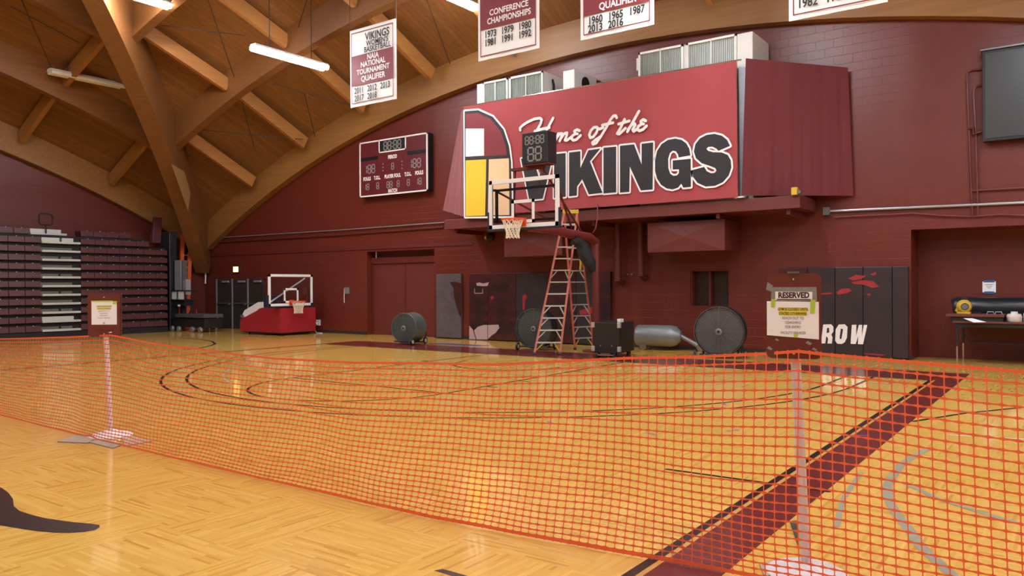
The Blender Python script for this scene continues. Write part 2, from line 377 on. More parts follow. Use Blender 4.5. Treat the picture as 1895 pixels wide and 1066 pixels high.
HB = [(-9.95, -6.89, 0, 2.82, .36), (6.76, 12.5, 0, 2.8, .95), (1.73, 2.72, 1.12, 1.98, .3)]
wall_mesh('wall_back', 'red_block_x', XL, XRR, HB, lambda a, z: Vector((a, YB, z)), (0, -1, 0), lambda a: vault(a, YB, RD))
wall_mesh('wall_left', 'red_block_y', YF, YB, [], lambda a, z: Vector((XL, a, z)), (1, 0, 0), lambda a: vault(XL, a, RD))
wall_mesh('wall_right', 'red_block_y', YF, YB, [], lambda a, z: Vector((XRR, a, z)), (-1, 0, 0), lambda a: vault(XRR, a, RD))
wall_mesh('wall_front', 'red_block_x', XL, XRR, [], lambda a, z: Vector((a, YF, z)), (0, 1, 0), lambda a: vault(a, YF, RD))
q = new('deck'); n = 48
for i in range(n):
    for j in range(n):
        g = [(XL+(XRR-XL)*(i+a)/n, YF+(YB-YF)*(j+b)/n) for a, b in ((0, 0), (1, 0), (1, 1), (0, 1))]
        q.face([(x, y, vault(x, y, RD)) for x, y in g])
struct(q.build('ceiling', smooth=True))
# floor with its painted lines and marks
q = new('maple'); q.face([(XL-.1, YF-.1, 0), (XRR+.1, YF-.1, 0), (XRR+.1, 4.9, 0), (XL-.1, 4.9, 0)])
O1, O2 = Vector((0, 0, .0012)), Vector((0, 0, .0022)); FX, FY = Vector((1, 0, 0)), Vector((0, 1, 0))
def fl(m, pts, o=O1): q.m(m); q.poly(pts, o, FX, FY)
def fr(m, x0, y0, x1, y1, o=O1): fl(m, [(x0, y0), (x1, y0), (x1, y1), (x0, y1)], o)
def fs(m, pts, w=.05, o=O2): q.m(m); q.stroke(pts, w, o, FX, FY)
def arc(cx, cy, r, a0, a1, n=48): return [(cx+r*math.cos(math.radians(a0+(a1-a0)*i/n)), cy+r*math.sin(math.radians(a0+(a1-a0)*i/n))) for i in range(n+1)]
fr('paint_maroon', 7.715, -22, 8.08, 1.45); fr('paint_cream', 7.68, -22, 7.715, .04); fr('paint_black', 7.615, -22, 7.68, .04, O2)
fr('paint_maroon', -7.9, .085, 7.715, 1.45); fr('paint_black', -7.62, 0, 7.68, .05, O2); fr('paint_maroon', -7.9, 1.54, 8.08, 1.59)
fr('paint_maroon', -8.0, -22, -7.88, 1.45); fr('paint_black', -7.88, -22, -7.84, 0, O2)
fs('paint_black', [(-6.75, 0), (-6.75, -1.575)]+arc(0, -1.575, 6.75, 180, 360, 72)+[(6.75, 0)])
fs('paint_black', [(-6.325, 0), (-6.325, -1.575)]+arc(0, -1.575, 6.325, 180, 360, 72)+[(6.325, 0)])
fs('paint_black', [(-1.83, 0), (-1.83, -5.79), (1.83, -5.79), (1.83, 0)]); fs('paint_black', arc(0, -5.79, 1.83, 180, 360))
fs('paint_black', arc(0, -1.575, 1.22, 180, 360))
fs('paint_greyblue', arc(0, -1.575, 5.7, 185, 250), .04)
for yy in (-2.1, -3.0, -3.9, -4.8):
    fs('paint_black', [(-1.83, yy), (-2.05, yy)]); fs('paint_black', [(1.83, yy), (2.05, yy)])
fs('paint_black', [(6.73, -8.44), (7.6, -8.42), (8.1, -8.41)], .045); fs('paint_black', [(8.1, -4.52), (8.53, -3.51), (9.11, -2.54), (9.9, -1.4)], .05)
fs('paint_white', [(8.56, -5.23), (9.5, -4.98)], .03)
fs('paint_greyblue', [(8.48, -6.2), (8.42, -6.68), (8.40, -7.13), (8.42, -7.6), (8.45, -8.0), (8.54, -8.4), (8.65, -8.75), (8.77, -9.05), (8.91, -9.43), (9.09, -9.78), (9.3, -10.2)], .075)
fs('paint_greyblue', [(8.55, -7.79), (8.69, -7.96), (8.82, -8.13), (9.05, -8.31), (9.28, -8.47), (9.7, -8.7)], .06)
fs('paint_greyblue', [(8.17, -7.6), (8.25, -8.6), (8.38, -9.3)], .04)
fl('paint_black', [(1.3, -12.75), (1.3, -12.35), (2.2, -12.15), (2.52, -12.17), (2.71, -12.2), (2.95, -12.26), (3.18, -12.345), (3.35, -12.375), (3.53, -12.37), (3.71, -12.35), (3.97, -12.28), (4.12, -12.222), (4.2, -12.205), (4.25, -12.23), (4.29, -12.28), (4.27, -12.345), (4.21, -12.41), (4.12, -12.465), (4.0, -12.515), (3.88, -12.55), (3.63, -12.61), (2.8, -12.8)])
fl('paint_black', [(6.69, -11.515), (6.715, -11.465), (7.4, -11.47), (7.4, -11.53)])
fs('paint_black', [(-14.2, -.62), (-12.84, -.69), (-11.66, -1.03), (-10.7, -1.55), (-10.1, -2.1), (-9.62, -2.7), (-9.4, -3.3), (-9.6, -4.0)], .07)
for px, py, a in ((978, 727, .3), (978, 747, 1.2), (1135, 721, .4), (1282, 737, 2.3), (1340, 748, 2.2), (1019, 782, 2.6), (1205, 803, 2.9), (1345, 805, .5), (1357, 797, 1.0), (1595, 806, .6), (836, 696, .9)):
    p = at_z(px, py); d = Vector((math.cos(a), math.sin(a)))*.07; fs('tape_violet', [(p.x-d.x, p.y-d.y), (p.x+d.x, p.y+d.y)], .035)
fl('paint_yellow', [(.9, 1.9), (2.1, 2.0), (2.0, 2.5), (1.0, 2.45)]); fl('floor_blue', [(-5.3, 1.7), (-3.6, 1.75), (-3.4, 2.2), (-5.1, 2.15)])  # yellow painted decal, and a bluish patch in front of the pads
struct(q.build('floor'))
q = new('dark_base')
for a, b in ((-19.5, -18.9), (-15.6, -9.95), (-6.89, 6.76)): q.box((a, YB-.014, 0), (b, YB-.001, .1))
struct(q.build('baseboard_back'))
q = new('trim_dark_red'); q.box((XL, YB-.03, 2.9), (-5.3, YB-.001, 2.98)); struct(q.build('trim_1'))  # thin dark red strip along the back wall, left of the ledge
q = new('window_dark'); q.box((1.73, YB+.24, 1.12), (2.72, YB+.29, 1.98)); q.m('red_steel')
q.box((1.74, YB+.02, 1.13), (1.77, YB+.22, 1.97)); q.box((2.2, YB+.05, 1.13), (2.24, YB+.2, 1.97)); struct(q.build('window_1'))
q = new('red_paint'); q.box((-9.9, YB+.26, 0), (-6.93, YB+.34, 2.42)); q.m('red_steel'); q.box((-9.94, YB+.2, 2.42), (-6.9, YB+.35, 2.62))
for x in (-9.93, -8.44, -6.98): q.box((x, YB+.24, 0), (x+.05, YB+.35, 2.42))
dr = struct(q.build('door_4')); h = new('chrome'); h.tube([(-9.6, YB+.1, 2.81), (-9.6, YB+.1, 2.6)], .03); h.build('door_holder', dr)
# -------- curved timber of the roof
def arch(name, mname, axis, d, s0, s1, ri, ro, t0, t1, n=40):
    """timber arch standing in the plane axis = centre + d; t0..t1 its thickness about that plane"""
    q = new(mname); a, b = math.sqrt(ri*ri-d*d), math.sqrt(ro*ro-d*d); th0, th1 = math.asin(s0/b), math.asin(s1/b); st = []
    for i in range(n+1):
        th = th0+(th1-th0)*i/n
        row = []
        for r, t in ((a, t0), (a, t1), (b, t1), (b, t0)):
            s, z = r*math.sin(th), C0.z+r*math.cos(th); w = d+t
            row.append(Vector((C0.x+s, C0.y+w, z)) if axis == 'Y' else Vector((C0.x+w, C0.y+s, z)))
        st.append(row)
    for A, B in zip(st, st[1:]):
        for k in range(4): q.face([A[k], A[(k+1) % 4], B[(k+1) % 4], B[k]])
    q.face(st[0]); q.face(st[-1][::-1]); return struct(q.build(name, smooth=True))
arch('roof_wall_arch', 'beam', 'Y', 18.75, -19.0, 19.0, R0, RD+.12, 0, .29)
arch('roof_wall_arch', 'beam', 'X', -18.75, -19.0, 19.0, R0, RD+.12, -.29, 0)
for d in (15.5, 12.3, 9.2, 6.1):
    arch('roof_arch', 'rib', 'Y', d, -d-.15, d, R0+.02, RD+.05, -.14, .14)
    arch('roof_arch', 'rib', 'X', -d-.2, -d, d+.05, R0+.02, RD+.05, -.14, .14)
def rib(name, sx, sy):
    q = new('rib'); st = []; e = Vector((sx, sy, 0)).normalized(); w = Vector((-e.y, e.x, 0))*.27
    for i in range(61):
        th = math.asin(26.45/41.6)*(i/60); row = []
        for r, k in ((41.62, -1), (41.62, 1), (43.15, 1), (43.15, -1)):
            row.append(Vector((C0.x, C0.y, C0.z))+e*(r*math.sin(th))+ZU*(r*math.cos(th))+w*k)
        st.append(row)
    for A, B in zip(st, st[1:]):
        for k in range(4): q.face([A[k], A[(k+1) % 4], B[(k+1) % 4], B[k]])
    q.face(st[0]); q.face(st[-1][::-1]); return struct(q.build(name, smooth=True))
for sx, sy in ((-1, 1), (1, 1), (-1, -1)): rib('roof_diagonal_rib', sx, sy)
q = new('plywood')
nv = Vector((1, 1, 0)).normalized()
def on_rib(px, py, k): d = ray(px, py); return CAM+d*((C0.dot(nv)+.27+k-CAM.dot(nv))/d.dot(nv))
pl = [(317, 303), (341, 317), (353, 357), (348, 391)]; q.face([on_rib(*c, .02) for c in pl])
for a, b in zip(pl, pl[1:]+pl[:1]): q.face([on_rib(*a, .0), on_rib(*b, .0), on_rib(*b, .02), on_rib(*a, .02)])
struct(q.build('trim_2'))
LV = [18.6, 15.5, 12.3, 9.2, 6.1]
for k in range(-6, 7):
    for a, b in zip(LV, LV[1:]):
        x = 3.0*k
        if abs(x) < a-.4:
            lim = max(b, abs(x)+.25)
            if a-lim > .6:
                for ax in 'YX':
                    P = (lambda d, z: Vector((C0.x+x, C0.y+d, z))) if ax == 'Y' else (lambda d, z: Vector((C0.x-d-.15, C0.y+x, z)))
                    zz = lambda d: C0.z+math.sqrt((R0+.5)**2-d*d-x*x)
                    q = new('purlin'); q.bar(P(a-.12, zz(a)), P(lim+.12, zz(lim)), .15, .42); struct(q.build('roof_purlin'))
# thin steel rods crossing the bays of the roof
rods = [((385, 0), (433, 142)), ((448, 188), (470, 272)), ((563, 172), (583, 252)), ((300, 47), (455, 66)), ((40, 0), (97, 130)), ((505, 155), (650, 195)), ((370, 240), (560, 258)), ((790, 0), (833, 118)), ((568, 0), (552, 50)), ((20, 12), (148, 80))]
for (ax, ay), (bx, by) in rods:
    pts = []
    for px, py in ((ax, ay), (bx, by)):
        d = ray(px, py).normalized(); o = CAM-C0; bb = o.dot(d); R = R0+.3; t = -bb+math.sqrt(bb*bb-o.dot(o)+R*R); pts.append(CAM+d*t)
    q = new('rod'); q.tube(pts, .014, 6); struct(q.build('roof_tie_rod'))
# ================================================================ CEILING LIGHTS
def light(a, z, lit, label):
    t = thing('ceiling_light', label, 'light', (a[0], a[1], z), 'long ceiling lights')
    q = new('white_enamel'); q.hexa([(-.17, -1.22, .03), (.17, -1.22, .03), (.17, 1.22, .03), (-.17, 1.22, .03), (-.1, -1.22, .11), (.1, -1.22, .11), (.1, 1.22, .11), (-.1, 1.22, .11)])
    q.build('housing', t, local=True, bevel=.01)
    for k in (-.085, .085):
        q = new('tube_lit' if lit else 'tube_off'); q.tube([(k, -1.2, 0), (k, 1.2, 0)], .072, 12); q.build('tube', t, local=True, smooth=True)
    for k in (-.7, .7):
        top = vault(a[0], a[1]+k, RD-.01)-z
        q = new('rod'); q.tube([(0, k, .1), (0, k, top)], .012, 6); q.build('hanger', t, local=True)
    return t
def lamp_px(px, py, X, k): p = at_x(px, py, X); return (p.x, p.y+k), p.z
a, z = lamp_px(602, 126, -7.72, -1.2); light(a, z, True, 'lit ceiling light below the curved beams, between the doorway corner and the first hanging banner')
a, z = lamp_px(313, 12, -10.4, -1.2); light(a, z, True, 'lit ceiling light at the top left over the diagonal roof beam, cut by the frame')
a, z = lamp_px(881, 15, -3.3, -1.2); light(a, z, True, 'lit ceiling light just left of the conference championships banner')
a, z = lamp_px(92, 133, -15.5, 1.2); light(a, z, False, 'unlit white ceiling light in front of the left roof beam')
for gx in (-8.5, -2.3, 3.7, 9.7, 15.5):
    for gy in (-1.0, -6.5, -15, -26):
        z = vault(gx, gy, RD)-2.0; v = Vector((gx, gy, z))-CAM; dd = v.dot(CF)
        vis = dd > 0 and abs(v.dot(CR)/dd*F) < W/2+150 and abs(v.dot(CU)/dd*F) < H/2+60
        if not vis: light((gx, gy), z, True, 'lit ceiling light out of view overhead in the rows above the court')
# ================================================================ BIG WALL BANNER, LEDGE, AIR UNITS
t = thing('equipment_ledge', 'long maroon ledge jutting from the back wall under the big red banner', 'ledge', (-.25, 3.0, 3.29))
q = new('red_paint'); q.box((-5.3, 2.4, 3.29), (4.82, 3.745, 3.57)); q.build('shelf', t, bevel=.01)
for x in (-5.0, -2.2, -.4, 2.9, 4.5): q = new('red_steel'); q.box((x, 2.5, 3.17), (x+.08, 3.745, 3.29)); q.build('bracket', t)
BY = 2.32
def bp(zx, zy): return at_y(zx, zy, BY)
def cloth(name, mname, A, B, C, D, amp, freq, label, nu=70, nv=24, hem=0.0, seed=0):
    """hanging sheet: A top-left, B top-right, C bottom-left, D bottom-right, gathers along its width"""
    q = new(mname); A, B, C, D = map(Vector, (A, B, C, D)); nr = (B-A).cross(C-A).normalized()
    rr = random.Random(seed); ph = [rr.uniform(0, 6.28) for _ in range(4)]; G = []
    for j in range(nv+1):
        v = j/nv; row = []
        for i in range(nu+1):
            u = i/nu; w = math.sin(u*freq+ph[0])+.6*math.sin(u*freq*2.3+ph[1]+v*1.1)+.5*math.sin(u*freq*.37+ph[2]-v*.8)
            row.append((A*(1-u)+B*u)*(1-v)+(C*(1-u)+D*u)*v+nr*(amp*w*(.25+.75*v)))
        G.append(row)
    bk = -nr*.004
    for j in range(nv):
        for i in range(nu):
            f = [G[j][i], G[j+1][i], G[j+1][i+1], G[j][i+1]]; q.face(f); q.face([p+bk for p in f[::-1]])
    E = [(G[0][i], G[0][i+1]) for i in range(nu)]+[(G[nv][i+1], G[nv][i]) for i in range(nu)]+[(G[j+1][0], G[j][0]) for j in range(nv)]+[(G[j][nu], G[j+1][nu]) for j in range(nv)]
    for a, b in E: q.face([a, b, b+bk, a+bk])
    return q
TL, TR, BL, BR = bp(858, 198), bp(1363, 113), bp(860, 401), bp(1366, 365)
t = thing('wall_banner', 'wide red banner reading Home of the Vikings above the ledge', 'banner', ((TL.x+TR.x)/2, BY, BL.z))
o = cloth('x', 'cloth_red', TL, TR, BL, BR, .006, 60, '', 120, 16, seed=3).build('banner_cloth', t, smooth=True)
q = new('chrome'); q.tube([TL+Vector((-.1, .03, .02)), TR+Vector((.1, .03, .02))], .02, 8); q.build('top_rail', t, smooth=True)
q = new('white_paint'); q.box((BR.x-.05, BY-.01, BL.z-.02), (BR.x+.12, BY+.1, BL.z+.01)); q.build('rail_foot', t)
def zb(zx, zy):    # banner tracing frame, in metres on the banner's plane
    p = at_y(940+zx/4.12, 190+zy/4.12, BY-.03); return (p.x, p.z)
OB = lambda d: Vector((0, BY-.03-d, 0))
LET = {'V': [(100, 428), (192, 418), (238, 575), (292, 405), (347, 398), (266, 732), (163, 741)],
 'I': [(352, 393), (441, 384), (441, 718), (352, 727)],
 'K': [(467, 380), (553, 370), (553, 498), (614, 363), (706, 350), (626, 448), (722, 688), (618, 700), (567, 585), (528, 640), (526, 708), (467, 715)],
 'I2': [(729, 344), (826, 335), (826, 684), (729, 693)],
 'N': [(855, 329), (962, 318), (1020, 470), (1020, 314), (1108, 303), (1104, 662), (1014, 670), (930, 488), (926, 680), (855, 686)],
 'G': [(1392, 402), (1383, 350), (1360, 310), (1325, 284), (1275, 274), (1220, 284), (1172, 316), (1138, 368), (1122, 440), (1122, 520), (1138, 580), (1168, 626), (1210, 654), (1255, 662), (1298, 648), (1322, 618), (1338, 648), (1396, 642), (1394, 428), (1257, 441), (1257, 510), (1305, 508), (1304, 538), (1288, 555), (1262, 558), (1238, 542), (1224, 500), (1222, 430), (1236, 384), (1258, 366), (1282, 372), (1298, 396), (1302, 418)],
 'S': [(1694, 330), (1672, 284), (1632, 252), (1575, 238), (1515, 246), (1464, 272), (1430, 316), (1418, 372), (1434, 424), (1478, 462), (1545, 484), (1582, 500), (1590, 518), (1576, 536), (1548, 538), (1516, 522), (1497, 490), (1406, 514), (1412, 566), (1446, 612), (1508, 640), (1580, 634), (1640, 606), (1684, 556), (1704, 496), (1700, 440), (1676, 398), (1630, 380), (1566, 378), (1528, 368), (1514, 352), (1528, 338), (1560, 336), (1588, 350), (1606, 368)]}
q = new('print_white')
for k, p in LET.items(): q.m('print_white'); q.stroke([zb(*c) for c in p], .085, OB(.003), XR, ZU, True)
for k, p in LET.items(): q.m('print_black'); q.poly([zb(*c) for c in p], OB(.006), XR, ZU)
q.build('block_lettering', t)
SCR = [[(95, 210), (92, 195), (110, 175), (150, 148), (200, 125), (245, 118), (258, 130), (250, 160), (225, 205), (200, 260), (178, 300), (150, 310)], [(345, 118), (312, 180), (280, 240), (262, 290), (275, 298)], [(205, 218), (262, 200), (318, 190)],
 [(335, 232), (312, 250), (302, 285), (318, 300), (340, 280), (350, 250), (335, 232)],
 [(360, 298), (386, 236)], [(372, 268), (398, 236), (414, 236), (410, 256), (396, 292)], [(406, 272), (432, 236), (452, 230), (450, 250), (436, 286), (452, 288), (484, 262)],
 [(548, 214), (528, 206), (508, 218), (514, 236), (532, 238)], [(514, 240), (494, 252), (486, 274), (500, 288), (524, 282), (556, 250)],
 [(682, 186), (656, 190), (634, 214), (622, 246), (630, 268), (652, 262), (676, 230), (688, 198), (682, 186)], [(684, 196), (702, 202), (728, 190)],
 [(832, 116), (824, 100), (806, 102), (786, 128), (752, 190), (712, 256), (676, 308), (652, 318), (646, 306), (666, 286), (712, 258)], [(722, 172), (804, 154)],
 [(892, 128), (858, 200), (836, 236), (852, 240), (880, 214), (898, 196)], [(846, 164), (928, 140)],
 [(1002, 66), (966, 130), (914, 222)], [(918, 206), (946, 170), (968, 160), (974, 172), (954, 206), (962, 220), (990, 200)],
 [(1054, 140), (1034, 130), (1016, 144), (1020, 162), (1038, 164)], [(1020, 166), (998, 180), (990, 204), (1006, 216), (1032, 206), (1060, 178)]]
q = new('print_white')
for k, s in enumerate(SCR): q.stroke([zb(*c) for c in s], .072, OB(.004+.0011*k), XR, ZU)
q.build('script_lettering', t)
# plain colour emblem at the banner's left end
def ze(px, py): p = at_y(px, py, BY-.03); return (p.x, p.z)
q = new('print_white'); E0 = [(860, 206), (885, 204), (912, 216), (932, 240), (942, 270), (946, 300), (948, 400), (861, 401)]
q.stroke([ze(*c) for c in E0], .1, OB(.002), XR, ZU, True); q.m('print_black'); q.poly([ze(*c) for c in E0], OB(.004), XR, ZU)
q.m('print_maroon'); q.poly([ze(*c) for c in [(862, 211), (884, 209), (908, 220), (927, 243), (936, 270), (938, 287), (862, 291)]], OB(.006), XR, ZU)
q.m('print_white'); q.poly([ze(*c) for c in [(862, 238), (896, 238), (896, 288), (862, 290)]], OB(.008), XR, ZU)
q.m('print_gold'); q.poly([ze(*c) for c in [(862, 297), (900, 295), (898, 399), (862, 400)]], OB(.006), XR, ZU)
q.m('print_tan'); q.poly([ze(*c) for c in [(905, 295), (942, 293), (943, 398), (903, 399)]], OB(.006), XR, ZU)
q.build('emblem', t)
# side curtains from the banner's ends back to the wall
TLw = Vector((TL.x-.02, BY+.02, TL.z-.05)); a2 = at_y(816, 388, 2.9); 
o = cloth('', 'cloth_pale', at_y(853, 206, 2.75), TLw, a2, at_y(858, 401, BY+.03), .05, 14, '', 40, 20, seed=8).build('side_curtain', smooth=True)
tag(o, 'dark red curtain hanging loose at the left end of the big banner', 'curtain')
o = cloth('', 'cloth_dark_red', at_y(1380, 108, 2.30), at_y(1569, 125, 3.62), at_y(1372, 362, 2.30), at_y(1579, 362, 3.66), .009, 31, '', 90, 20, seed=5).build('side_curtain', smooth=True)
tag(o, 'dark red curtain closing the right end of the big banner, in loose folds', 'curtain')
def air_unit(label, pxl, pxr, pyl, pyr, splits, z0):
    p0, p1 = at_y(pxl, pyl, 2.5), at_y(pxr, pyr, 2.5); zt = (p0.z+p1.z)/2
    t = thing('air_handling_unit', label, 'air unit', ((p0.x+p1.x)/2, 3.1, z0), 'white air units above the ledge')
    q = new('hvac_white'); q.box((p0.x, 2.56, z0), (p1.x, 3.7, zt)); q.build('cabinet', t, bevel=.015)
    for a, b in splits:
        xa, xb = at_y(a, 100, 2.5).x, at_y(b, 100, 2.5).x
        q = new('hvac_white')
        for lo, hi in (((xa, 2.5, zt-.05), (xb, 2.55, zt)), ((xa, 2.5, zt-1.5), (xb, 2.55, zt-1.45)), ((xa, 2.5, zt-1.5), (xa+.05, 2.55, zt)), ((xb-.05, 2.5, zt-1.5), (xb, 2.55, zt)), (((xa+xb)/2-.012, 2.5, zt-1.5), ((xa+xb)/2+.012, 2.55, zt))): q.box(lo, hi)
        f = q.build('grille_frame', t)
        q = new('hvac_grille')
        for k in range(26):
            x = xa+.05+(xb-xa-.1)*k/25; q.box((x-.012, 2.53, zt-1.46), (x+.006, 2.558, zt-.04))
        q.build('louvre', f)
    return t, p1.x, zt
t, xr, zt = air_unit('white air unit with two grilles behind the banner, left of its script lettering', 880, 1005, 158, 128, [(893, 939), (942, 1004)], 3.572)
q = new('fan_dark'); q.tube([(xr+.01, 2.95, zt-.15), (xr+.05, 2.95, zt-.3), (xr+.02, 3.0, zt-.6)], .03, 6); q.build('cable', t)
p0 = at_y(1042, 132, 2.55); p1 = at_y(1063, 131, 2.55)
t = thing('air_duct_box', 'small white duct box with a dark opening, right of the left air unit', 'duct', ((p0.x+p1.x)/2, 3.1, 3.572))
q = new('hvac_white'); q.box((p0.x, 2.55, 3.572), (p1.x, 3.7, p0.z)); q.build('cabinet', t, bevel=.01)
q = new('black_gap'); q.lathe([(0, 0), (.19, 0), (.19, .02), (0, .02)], (p1.x+.002, 3.1, p0.z-.28), (1, 0, 0), 16); q.build('opening', t)
t, xr, zt = air_unit('white air unit with two grilles above the banner lettering, right of centre', 1180, 1391, 90, 65, [(1181, 1264), (1270, 1363)], 3.572)
q = new('galvanised'); q.box((at_y(1366, 200, 2.5).x, 2.49, 3.6), (at_y(1381, 200, 2.5).x, 2.55, 6.55)); q.build('downpipe', t)
q = new('white_enamel'); q.box((.83, 2.6, 6.95), (.9, 3.0, 7.25)); q.build('control_box', t)
# ================================================================ HANGING BANNERS
HY = -.6
def hang_banner(label, pl, pr, top, bot, head, rows, years, wires, mb=.68, mt=1.42):
    """pl, pr: picture x of left and right edge; bot = picture y of the lower left corner"""
    bl = at_y(pl, bot, HY); w = at_y(pr, bot, HY).x-bl.x; h = 2.02; zt = bl.z+h; cx = bl.x+w/2
    t = thing('hanging_banner', label, 'banner', (cx, HY, bl.z), 'white title banners hung from the roof')
    o = cloth('', 'banner_white', (bl.x, HY, zt), (bl.x+w, HY, zt), (bl.x, HY, bl.z), (bl.x+w, HY, bl.z), .006, 17, '', 24, 24, seed=len(label)).build('sheet', t, smooth=True)
    OO = lambda d: Vector((cx, HY-.03-d, bl.z)); q = new('print_maroon'); e = .09
    q.stroke([(-w/2+e, e), (w/2-e, e), (w/2-e, h-e), (-w/2+e, h-e)], .022, OO(.001), XR, ZU, True)
    q.poly([(-w/2+e, mb), (w/2-e, mb), (w/2-e, mt), (-w/2+e, mt)], OO(.001), XR, ZU); q.build('printed_border', t)
    for s, y, sz, xs in head: q = new('print_black'); q.text(s, sz, OO(.004)+Vector((.2, 0, y)), XR, ZU, .02, 0, xs); q.build('lettering', t)
    for s, x, y in years: q = new('print_black'); q.text(s, .22, OO(.004)+Vector((x, 0, y)), XR, ZU, .028, 0, .8); q.build('year', t)
    for s, y, sz, xs in rows: q = new('print_white'); q.text(s, sz, OO(.006)+Vector((.04, 0, y)), XR, ZU, .025, 0, xs); q.build('lettering', t)
    for k in wires:
        x = cx+k*w/2; q = new('rod'); q.tube([(x, HY, zt-.01), (x, HY, vault(x, HY, RD-.02))], .008, 5); q.build('wire', t)
    q = new('white_paint'); q.tube([(bl.x, HY, zt), (bl.x+w, HY, zt)], .014, 6); q.build('top_rod', t)
yr3 = lambda a, b, u, v: [(s, -.48+.48*i, u) for i, s in enumerate(a)]+[(s, -.48+.48*i, v) for i, s in enumerate(b)]
hang_banner("white and maroon women's basketball tournament qualifier banner, leftmost of the hanging banners", 648.5, 734, 62, 200,
  [('VIKINGS', 1.75, .28, .84), ("WOMEN'S", 1.57, .19, .92), ('BASKETBALL', 1.42, .2, .86)], [('NAIA', 1.22, .2, .9), ('NATIONAL', 1.05, .2, .9), ('TOURNAMENT', .87, .19, .92), ('QUALIFIER', .68, .2, .92)],
  yr3(['2011', '2012', '2013'], ['2017', '2018'], .4, .2), (-1, 1), .54, 1.33)
hang_banner('white and maroon conference championships banner with six years, second hanging banner from the left', 885.5, 999, 0, 114, [],
  [('CONFERENCE', 1.04, .19, .9), ('CHAMPIONSHIPS', .85, .19, .84)], yr3(['1973', '1979', '1980'], ['1981', '1991', '1992'], .56, .37), (-1, 1), .69, 1.45)
hang_banner('white and maroon qualifier banner with years 1960 to 2016, third hanging banner from the left', 1075, 1211, 0, 75, [], [('QUALIFIER', .6, .2, .9)],
  yr3(['1960', '1965', '1987'], ['2013', '2016'], .35, .18), (-1, 1), .48, 1.3)
hang_banner('white banner cut off by the top of the picture, rightmost of the hanging banners', 1460, 1643, 0, 40, [], [], [('1982', -.48, .26), ('1984', 0, .26)], (-1, 1))
# ================================================================ SCOREBOARD, SCREEN, WALL FITTINGS
SY = 3.5
p0, p1 = at_y(666, 265, SY), at_y(792.5, 353, SY); x0, x1, z0, z1 = p0.x, p1.x, at_y(666, 366, SY).z, p0.z
t = thing('scoreboard', 'maroon and black scoreboard with unlit digits on the back wall', 'scoreboard', ((x0+x1)/2, 3.62, z0))
q = new('scoreboard_black'); q.box((x0, SY, z0), (x1, 3.745, z1)); q.build('case', t, bevel=.01)
q = new('scoreboard_red'); q.box((x0+.05, SY-.012, z0+.05), (x1-.05, SY-.002, z1-.05)); q.build('face_panel', t)
q = new('print_white'); e = SY-.03
for lo, hi in (((x0, e, z0), (x1, SY, z0+.045)), ((x0, e, z1-.045), (x1, SY, z1)), ((x0, e, z0), (x0+.05, SY, z1)), ((x1-.05, e, z0), (x1, SY, z1))): q.box(lo, hi)
sx = lambda zx: at_y(640+zx/6.6625, 310, SY).x
zc = lambda fr: z0+(z1-z0)*fr
xa, xb = sx(414), sx(748); za = zc(.76)
for lo, hi in (((xa, e, za), (xb, SY, za+.04)), ((xa, e, za), (xa+.04, SY, z1)), ((xb-.04, e, za), (xb, SY, z1))): q.box(lo, hi)
q.build('white_frame', t)
q = new('scoreboard_black'); q.box((xa+.04, SY-.02, za+.04), (xb-.04, SY-.003, z1-.045))
q.box((x0+.06, SY-.02, zc(.655)), (xa-.05, SY-.003, zc(.72))); q.box((xb+.05, SY-.02, zc(.655)), (x1-.06, SY-.003, zc(.72)))
q.build('clock_panel', t)
def digits(q, s, cx, cz, h, y):
    """unlit seven-segment digits; 1 = two bars, : = two dots"""
    w = h*.5; adv = {'8': w*1.4, '1': w*.55, ':': w*.5, ' ': w*.5}; tot = sum(adv[c] for c in s); x = cx-tot/2; k = h*.12
    for c in s:
        a = adv[c]; m = x+a/2
        if c == '8':
            for (u, v, du, dv) in ((0, .5, .4, .06), (0, 0, .4, .06), (0, -.5, .4, .06), (-.5, .25, .06, .2), (.5, .25, .06, .2), (-.5, -.25, .06, .2), (.5, -.25, .06, .2)):
                bw, bh = (w*du, k/2) if du > .1 else (k/2, h*dv); q.box((m+u*w-bw, y-.004, cz+v*h-bh), (m+u*w+bw, y, cz+v*h+bh))
        elif c == '1':
            for v in (.25, -.25): q.box((m-k/2, y-.004, cz+v*h-h*.2), (m+k/2, y, cz+v*h+h*.2))
        elif c == ':':
            for v in (.2, -.2): q.box((m-k/2, y-.004, cz+v*h-k/2), (m+k/2, y, cz+v*h+k/2))
        x += a
f = SY-.021; q = new('segment_off'); digits(q, '88:88', sx(580), zc(.875), .27, f); q.build('clock_digits', t)
for s, zx, c, h in (('188', 308, .5, .27), ('8', 580, .5, .2), ('188', 868, .5, .27), ('18', 268, .18, .2), ('8', 395, .18, .2), ('88', 540, .18, .2), ('8', 648, .18, .2), ('8', 773, .18, .2), ('18', 910, .18, .2)): q = new('segment_off'); digits(q, s, sx(zx), zc(c), h, SY-.013); q.build('digit_segments', t)
for zx in (461, 697):
    for dz in (-.11, 0, .11): q = new('segment_off'); q.box((sx(zx)-.02, SY-.016, zc(.5)+dz-.02), (sx(zx)+.02, SY-.012, zc(.5)+dz+.02)); q.build('indicator_dot', t)
for s, zx, c in (('PERIOD', 580, .665), ('FOULS', 264, .325), ('T.O.L.', 390, .325), ('PLAYER FOUL', 580, .325), ('T.O.L.', 770, .325), ('FOULS', 908, .325), ('MATCH', 580, .065)):
    q = new('print_white'); q.text(s, .165, (sx(zx), SY-.016, zc(c)), XR, ZU, .04, 0, .72); q.build('lettering', t)
p0, p1 = at_y(1818, 95, 3.5), at_y(1826, 272, 3.5)
t = thing('wall_screen', 'large dark flat screen high on the back wall at the right edge', 'screen', (p0.x+1.6, 3.6, 4.42))
